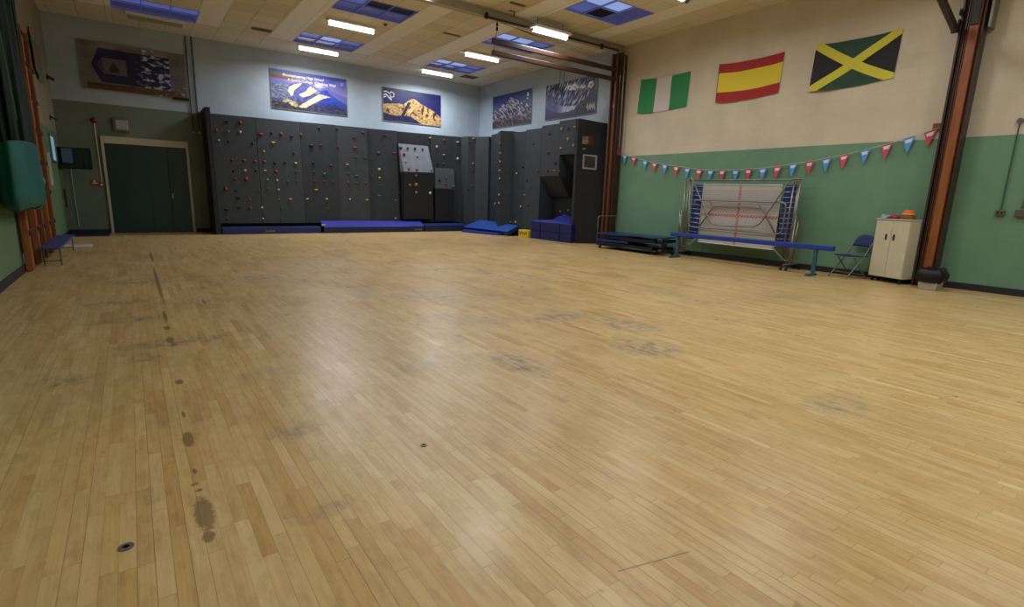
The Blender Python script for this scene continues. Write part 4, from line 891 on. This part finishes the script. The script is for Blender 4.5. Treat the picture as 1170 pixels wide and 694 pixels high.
# ------------------------------------------------------------------ folded trampoline
tr = thing('folded_trampoline', 'folded trampoline with a white bed and steel legs standing against the green wall', 'trampoline', (11.85, 7.1, 0))
SC = 11.85/11.6
def tp(y, z, dx=0): return (11.85+dx, y*SC, 1.43+(z-1.43)*SC)
m_tub = mat('trampoline_tube', (136,132,120), .38, .7)
def bed_mat():
    t = NT('trampoline_webbing'); v, x, y, z = t.coord()
    # object origin is the trampoline root; bed centre at local (., .06, 1.12)
    by = t.m('SUBTRACT', y, 7.0*SC-7.1); bz = t.m('SUBTRACT', z, 1.12)
    fy = t.m('FRACT', t.m('MULTIPLY', by, 26)); fz = t.m('FRACT', t.m('MULTIPLY', bz, 26))
    gap = t.m('MULTIPLY', t.m('GREATER_THAN', fy, .62), t.m('GREATER_THAN', fz, .62))
    base = t.mix(gap, lin((180,175,170)), lin((112,108,108)))
    band = t.m('MULTIPLY', t.m('GREATER_THAN', bz, .3), t.m('LESS_THAN', bz, .62))
    base = t.mix(t.m('MULTIPLY', band, .25), base, lin((130,130,140)))
    ck = t.m('GREATER_THAN', t.m('FRACT', t.m('MULTIPLY', t.m('ADD', by, bz), 13)), .3)
    cr_ = t.m('LESS_THAN', t.m('MINIMUM', t.m('ABSOLUTE', by), t.m('ABSOLUTE', t.m('ADD', bz, t.m('MULTIPLY', by, 0)))), .03)
    col = t.mix(t.m('MULTIPLY', cr_, t.m('MULTIPLY', ck, .85)), base, lin((176,44,44)))
    t.l(col, t.b.inputs['Base Color']); t.b.inputs['Roughness'].default_value = .7
    return t.mat
m_bed = bed_mat()
b = MB(); b.grid(lambda u, v: tuple(Vector(tp(7.98-1.95*u, .42+1.44*v))+Vector((.02*math.sin(math.pi*u)*math.sin(math.pi*v),0,0))), 20, 14); b.build('bed', m_bed, tr, solid=.006)
b = MB()
P4 = [tp(7.99,1.865,-.004), tp(6.02,1.835,-.004), tp(6.04,.42,-.004), tp(8.0,.44,-.004)]
b.tube(P4, .012, 4, closed=True); b.build('bed_hem', m_white, tr)
m_pad = mat('spring_pad_blue', (40,62,140), .5, noise_amt=.2)
for s, ya, yb in ((1, 8.02, 8.3), (-1, 5.98, 5.68)):
    MB().hexa([tp(ya,.5,.03),tp(yb,.5,.03),tp(yb,.5,.045),tp(ya,.5,.045)], [tp(ya,1.84,.03),tp(yb,1.86,.03),tp(yb,1.86,.045),tp(ya,1.84,.045)]).build('spring_pad', m_pad, tr)
    for k in range(12):
        z = .56+1.24*k/11
        b = MB(); b.tube([tp(ya, z, .005), tp((ya+yb)/2, z+.01, .0), tp(yb+.02*s, z+.02, .005)], .011, 6); b.build('spring', m_tub, tr)
def leg(pts, r=.019, rad=.12, name='frame_tube'):
    MB().tube(rounded([tp(*p) for p in pts], rad), r, 8).build(name, m_tub, tr, smooth=True)
leg([(8.16,1.3,-.08),(8.16,1.47,-.08),(5.84,1.47,-.08),(5.86,.79,-.08),(6.1,.78,-.08),(8.27,.8,-.08),(8.34,1.98,-.08)], .019)
leg([(8.34,1.99,-.11),(8.26,1.99,-.11),(7.62,.92,-.11),(7.4,.88,-.11),(6.5,.9,-.11),(6.35,1.0,-.11),(5.8,1.97,-.11),(5.6,1.96,-.11)], .019)
leg([(7.98,.8,-.05),(7.62,1.34,-.05),(7.4,1.355,-.05),(6.5,1.355,-.05),(6.36,1.3,-.05),(6.03,.79,-.05)], .017)
leg([(7.75,1.46,-.07),(7.66,1.36,-.07)], .014); leg([(6.5,1.47,-.07),(6.42,1.34,-.07)], .014)
for y, dx, zt, zb in ((8.34,-.06,1.98,.3),(8.44,0,1.96,.15),(8.52,.1,1.95,.15),(8.6,-.02,1.18,.3),(8.54,-.05,1.2,.2),(8.62,.15,1.95,.25),(8.5,-.03,1.9,.2),(5.6,-.08,1.96,.35),(5.68,0,1.95,.15),(5.76,.12,1.96,.2),(5.8,.18,1.94,.22),(5.75,-.05,1.92,.32),(5.64,-.04,1.94,.3),(5.56,-.03,1.1,.25)):
    MB().tube([tp(y, zt, dx), tp(y+(.04 if y < 7 else -.03), zb, dx)], .018, 8).build('frame_tube', m_tub, tr, smooth=True)
leg([(6.04,.5,-.08),(5.74,.22,-.08),(5.62,.24,-.08),(5.6,1.2,-.08)], .017, .05)
leg([(8.0,.55,-.03),(8.3,.28,-.03),(8.5,.3,-.03)], .017, .05)
for z in (1.96, .5):
    MB().tube([tp(8.46, z, .06), tp(5.6, z, .06)], .018, 8).build('frame_tube', m_tub, tr, smooth=True)
for y in (8.62, 5.72):
    st = MB(); st.tube([(11.5,y,.13),(12.15,y,.13)], .022, 8); st.tube([(11.8,y,.13),(11.8,y,.75)], .022, 8); st.tube([(11.97,y,.13),(11.97,y,1.2)], .018, 8)
    so = st.build('roller_stand', m_grey_steel, tr)
    for x in (11.52, 12.1):
        for dy in (-.06, .06):
            b = MB(); b.tube([(x,y+dy-.015,.052),(x,y+dy+.015,.052)], .05, 14); b.tube([(x,y+dy-.018,.052),(x,y+dy+.018,.052)], .02, 10); b.tube([(x,y+dy,.052),(x,y,.13)], .01, 6); b.build('caster', m_black if x > 12 else mat('caster_grey', (60,60,60), .5), so)

# balance beam in front of it
t = thing('balance_beam', 'low balance beam with a royal blue padded top in front of the trampoline', 'balance beam', (11.35, 6.7, 0))
MB().box(11.29, 11.41, 4.68, 8.62, .535, .635).build('padded_beam', mat('beam_blue', (26,60,146), .5), t, bevel=.015)
m_teal = mat('beam_leg_teal', (62,98,116), .45, .3)
for y in (5.02, 8.42):
    MB().box(11.32, 11.38, y-.035, y+.035, .04, .54).build('leg', m_teal, t, bevel=.006)
    MB().box(11.08, 11.47, y-.04, y+.04, .002, .045).build('foot', m_teal, t, bevel=.008)

# ------------------------------------------------------------------ folding chair
m_navy = mat('chair_navy', (30,40,92), .5); m_chl = mat('chair_leg', (110,112,112), .4, .6)
ch = thing('folding_chair', 'navy blue folding chair with grey metal legs beside the white cabinet', 'chair', (11.76, 4.52, 0))
OFF[ch.name] = Vector((0,0,0)); ch.rotation_euler = (0, 0, math.radians(158))   # local +x is where the sitter looks
b = MB(); b.grid(lambda u, v: (-.2+.4*v, -.215+.43*u, .425+.012*(2*u-1)**2+.012*v), 8, 8); b.build('seat', m_navy, ch, solid=.022)
b = MB(); b.grid(lambda u, v: (-.24-.05*v+.035*(1-(2*u-1)**2)*-1, -.225+.45*u, .64+.21*v*(1-.5*(2*u-1)**4)+.02*(1-(2*u-1)**2)*v), 12, 6); b.build('backrest', m_navy, ch, solid=.018, smooth=True)
for y in (-.21, .21):
    MB().tube([(.26,y,0),(-.08,y,.42),(-.27,y,.72)], .012, 8).build('leg', m_chl, ch); MB().tube([(-.26,y*.92,0),(.12,y*.92,.42)], .012, 8).build('leg', m_chl, ch)
MB().tube([(.17,-.21,.12),(.17,.21,.12)], .009, 6).build('stretcher', m_chl, ch); MB().tube([(-.19,-.19,.08),(-.19,.19,.08)], .009, 6).build('stretcher', m_chl, ch)

# ------------------------------------------------------------------ white cabinet
m_cab = mat('cabinet_cream', (196,190,164), .45, noise_amt=.04)
cb = thing('storage_cabinet', 'cream two-door cupboard on casters with small dark handles', 'cupboard', (11.74, 3.88, 0))
OFF[cb.name] = Vector((0,0,0)); cb.rotation_euler = (0, 0, -math.radians(17))   # local +x runs back towards the wall
MB().box(.02, .3, -.325, .325, .1, 1.2).build('carcass', m_cab, cb, bevel=.006)
MB().box(-.015, .31, -.337, .337, 1.2, 1.222).build('top', m_cab, cb, bevel=.005)
for a, c, hy in ((-.319, -.003, -.06), (.003, .319, .09)):
    d = MB().box(0, .018, a, c, .11, 1.19).build('door', m_cab, cb, bevel=.004)
    MB().box(-.012, 0, hy-.016, hy+.016, .82, .93).build('handle', m_dark, d, bevel=.004)
    if a < -.1: MB().tube([(-.006,-.02,.87),(0,-.02,.87)], .008, 8).build('lock', m_red, d)
for x, y in ((.06,-.27),(.06,.27),(.25,-.27),(.25,.27)):
    b = MB(); b.tube([(x,y-.012,.035),(x,y+.012,.035)], .034, 12); b.box(x-.014, x+.014, y-.016, y+.016, .04, .1); b.build('caster', m_dark, cb)
# hats and papers on the cabinet
def cap(label, x, y, z, r, h, m, bandm, peak, tilt=0, dirn=(-.3,1)):
    t = thing('play_hat', label, 'hat', (x, y, z), 'hats heaped on the cupboard')
    b = MB(); b.tube([(x,y,z),(x,y,z+h*.5),(x,y,z+h*.85),(x,y,z+h)], [r,r*.97,r*.8,r*.35], 16); b.build('crown', m, t, smooth=True)
    b = MB(); b.tube([(x,y,z+.004),(x,y,z+h*.3)], r*1.04, 16); b.build('band', bandm, t, smooth=True)
    if peak:
        b = MB(); d = Vector((dirn[0], dirn[1], 0)).normalized(); q = Vector((-d.y, d.x, 0)); c = Vector((x,y,z+.008))
        pts = [c+q*r*math.cos(a)+d*(r*.5+r*1.1*math.sin(a)) for a in [math.pi*k/8 for k in range(9)]]
        b.prism([tuple(p) for p in pts], (0,0,.012)); b.build('peak', peak, t)
mo, my_, mr, mn = mat('hat_orange', (214,100,40), .6), mat('hat_yellow', (222,180,50), .6), mat('hat_red', (170,40,44), .6), mat('hat_navy', (38,44,92), .6)
mbn = mat('hat_brown', (110,72,52), .6)
cap('brown bottom hat of the heap on the cupboard', 11.93, 3.72, 1.223, .12, .09, mbn, mr, None)
cap('orange hat with yellow and navy band topping the heap on the cupboard', 11.94, 3.72, 1.3, .105, .1, mo, my_, None)
cap('red cap with a navy peak lying beside the heap on the cupboard', 11.88, 3.92, 1.223, .08, .08, mr, mn, mn)
t = thing('plastic_bag', 'crumpled pale plastic bag lying on the cupboard by the hats', 'bag', (11.92, 4.08, 1.223))
b = MB(); b.ball((11.95,4.09,1.245), (.13,.08,.05), 14, 8)
b.v = [(p[0]+.02*noise.noise(Vector(p)*30), p[1]+.02*noise.noise(Vector(p)*25), max(1.224, p[2]+.03*noise.noise(Vector(p)*22))) for p in b.v]
b.build('plastic_sheet', mat('bag_pale', (150,156,166), .35), t, smooth=False)

# ------------------------------------------------------------------ bin
t = thing('lined_bin', 'pale low bin with a black liner hanging over its rim', 'bin', (11.6, 3.1, 0))
MB().hexa([(11.46,2.97,.003),(11.8,2.97,.003),(11.8,3.23,.003),(11.46,3.23,.003)], [(11.43,2.94,.3),(11.83,2.94,.3),(11.83,3.26,.3),(11.43,3.26,.3)]).build('body', mat('bin_pale', (170,170,164), .5), t, bevel=.01)
b = MB(); N = 28; rings = []
prof = [(-.01,.13),(.03,.14),(.055,.22),(.05,.3),(.02,.36),(-.03,.385),(-.07,.33)]
for off, z in prof:
    for k in range(N):
        a = 2*math.pi*k/N; ca, sa = math.cos(a), math.sin(a); rx, ry = .2+off, .16+off
        e = .35; px = 11.63+rx*math.copysign(abs(ca)**e, ca)*.95; py = 3.1+ry*math.copysign(abs(sa)**e, sa)*.95
        b.v.append((px+.035*noise.noise(Vector((a*2.5, z*14, 1))), py+.035*noise.noise(Vector((a*2.5, z*14, 5))), z+.04*noise.noise(Vector((a*2, z*3, 9)))))
for i in range(len(prof)-1):
    for k in range(N): b.f.append([i*N+k, i*N+(k+1) % N, (i+1)*N+(k+1) % N, (i+1)*N+k]); b.m.append(0)
b.f.append([(len(prof)-1)*N+k for k in range(N)]); b.m.append(0)
b.build('black_liner', mat('liner_black', (12,12,15), .5), t, smooth=True)

# ------------------------------------------------------------------ left side: net bundle, frames, bench
cn = (-1.3, 10.7)
nb = thing('divider_net', 'gathered dark green dividing net hanging from the ceiling, its foot tied into a teal bag', 'net', (cn[0], cn[1], 1.0))
def bundle(rx, ry, z, k, amp, fr, x=cn[0], y=cn[1]):
    a = 2*math.pi*k
    w = 1+amp*math.sin(fr*a+z*.8)+amp*.6*math.sin(fr*1.7*a-z*1.3)
    return (max(XL+.02, x+rx*w*math.cos(a)), y+ry*w*math.sin(a), z)
def prof_net(v):
    z = 1.85+(ZC-1.86)*v
    return z, .17+.02*math.cos(v*5)+.12*v**2, .75-.1*math.sin(v*3)+.25*v
b = MB(); b.grid(lambda u, v: bundle(prof_net(v)[1], prof_net(v)[2], prof_net(v)[0], u, .07, 11), 96, 24)
b.build('net', mat('net_dark_green', (10,30,25), .85, noise_amt=.35, nscale=30, stretch=(1,1,.1)), nb, smooth=True)
def prof_bag(v):
    z = 1.02+.93*v; s = math.sin(min(1, v*3.2)*math.pi/2)
    s = min(1, v*5)**.4 if v > 0 else 0
    return z, .1+.13*s-.02*v, .6+.4*s-.08*v
b = MB(); b.grid(lambda u, v: bundle(prof_bag(v)[1], prof_bag(v)[2], prof_bag(v)[0]-.03*math.sin(u*12), u, .035, 5), 72, 20)
b.f.append(list(range(72))); b.m.append(0)
b.build('storage_bag', mat('bag_teal', (6,92,84), .5, noise_amt=.18, nscale=2, bump=.6), nb, smooth=True)
MB().tube([(-1.13,11.3,1.5),(-1.12,11.36,1.46),(-1.13,11.4,1.4)], .02, 6).build('tie', mat('tie_pale', (120,170,160), .6), nb)
MB().tube([(-1.12,8.9,ZC-.05),(-1.12,9.2,3.6),(-1.1,9.4,2.2)], .008, 5).build('draw_cord', mat('cord_green', (60,110,84), .7), nb)

# wooden frames folded flat on the side wall
t = thing('wall_climbing_frame', 'tall orange wooden climbing frame folded flat against the shadowed side wall', 'climbing frame', (-1.44, 14.3, 0), 'folded wooden climbing frames against the walls')
UP = [(11.3, 3.0, 'w_or'), (12.3, 4.0, 'w_or'), (13.15, 4.2, 'w_md'), (14.0, 4.3, 'w_or'), (14.85, 4.32, 'w_md')]
PX = XL+.13
for y, zt, k in UP:
    m = {'w_or': w_side, 'w_md': w_or, 'w_dk': w_dk}[k]
    MB().box(XL+.03, PX, y-.06, y+.06, .02, zt).build('upright', m, t, bevel=.012)
    MB().box(XL+.03, PX-.03, y+.3, y+.38, .02, zt-.1).build('inner_upright', w_dk if k == 'w_md' else w_md, t, bevel=.012)
MB().box(XL+.004, XL+.03, 11.25, 14.9, .3, 4.2).build('gap_shade', w_dk, t)  # dark sheet behind the uprights, standing in for their shaded gaps
for k, z in enumerate((.62, 1.22, 1.8, 2.4, 3.0, 3.6, 4.15)):
    ya = 11.25 if z < 3.1 else 12.3
    MB().box(XL+.04, XL+.09, ya, 14.9, z-.03, z+.03).build('rail', w_md, t, bevel=.008)
    for y, zt, kk in UP:
        if zt > z: MB().box(PX, PX+.012, y-.05, y+.05, z-.04, z+.04).build('hinge_plate', m_dark, t)
# bench
t = thing('low_bench', 'low bench with a worn blue top and thin metal legs beside the wooden frame', 'bench', (-1.22, 13.2, 0))
MB().box(-1.355, -1.07, 11.75, 14.6, .3, .335).build('seat', mat('bench_blue', (58,74,128), .5, noise_amt=.12), t, bevel=.012)
for y in (12.0, 14.4):
    for x in (-1.33, -1.1): MB().tube([(x,y,.3),(x,y+(.04 if x < -1.2 else -.04),.004)], .014, 8).build('leg', m_chl, t)
    MB().tube([(-1.33,y,.08),(-1.1,y,.08)], .01, 6).build('stretcher', m_chl, t)

# ================================================================== CAMERA, WORLD
cam = bpy.data.cameras.new('camera'); co = bpy.data.objects.new('camera', cam); C.objects.link(co)
f, pi, ro, ya = 593.285, -.2041, -.0307, -.6288
def Rx(a): return Matrix.Rotation(a, 3, 'X')
Rm = Matrix.Rotation(ya, 3, 'Z') @ Rx(pi) @ Matrix.Rotation(ro, 3, 'Y')   # columns: right, forward, up
right, fwd, up = Rm.col[0], Rm.col[1], Rm.col[2]
co.matrix_world = Matrix(((right.x, up.x, -fwd.x, 0), (right.y, up.y, -fwd.y, 0), (right.z, up.z, -fwd.z, 1.43), (0,0,0,1)))
cam.sensor_width = 36; cam.lens = f*36/1170; cam.clip_start = .05; cam.clip_end = 100
bpy.context.scene.camera = co
w = bpy.data.worlds.new('world'); bpy.context.scene.world = w; w.use_nodes = True
w.node_tree.nodes['Background'].inputs[0].default_value = (.5,.6,.8,1); w.node_tree.nodes['Background'].inputs[1].default_value = .02
s = bpy.context.scene
s.view_settings.view_transform = 'Standard'; s.view_settings.look = 'None'; s.view_settings.exposure = -.13; s.view_settings.gamma = 1
s.cycles.max_bounces = 6; s.cycles.diffuse_bounces = 4; s.cycles.glossy_bounces = 3; s.cycles.sample_clamp_indirect = 4; s.cycles.caustics_reflective = False; s.cycles.caustics_refractive = False
s.cycles.use_denoising = True
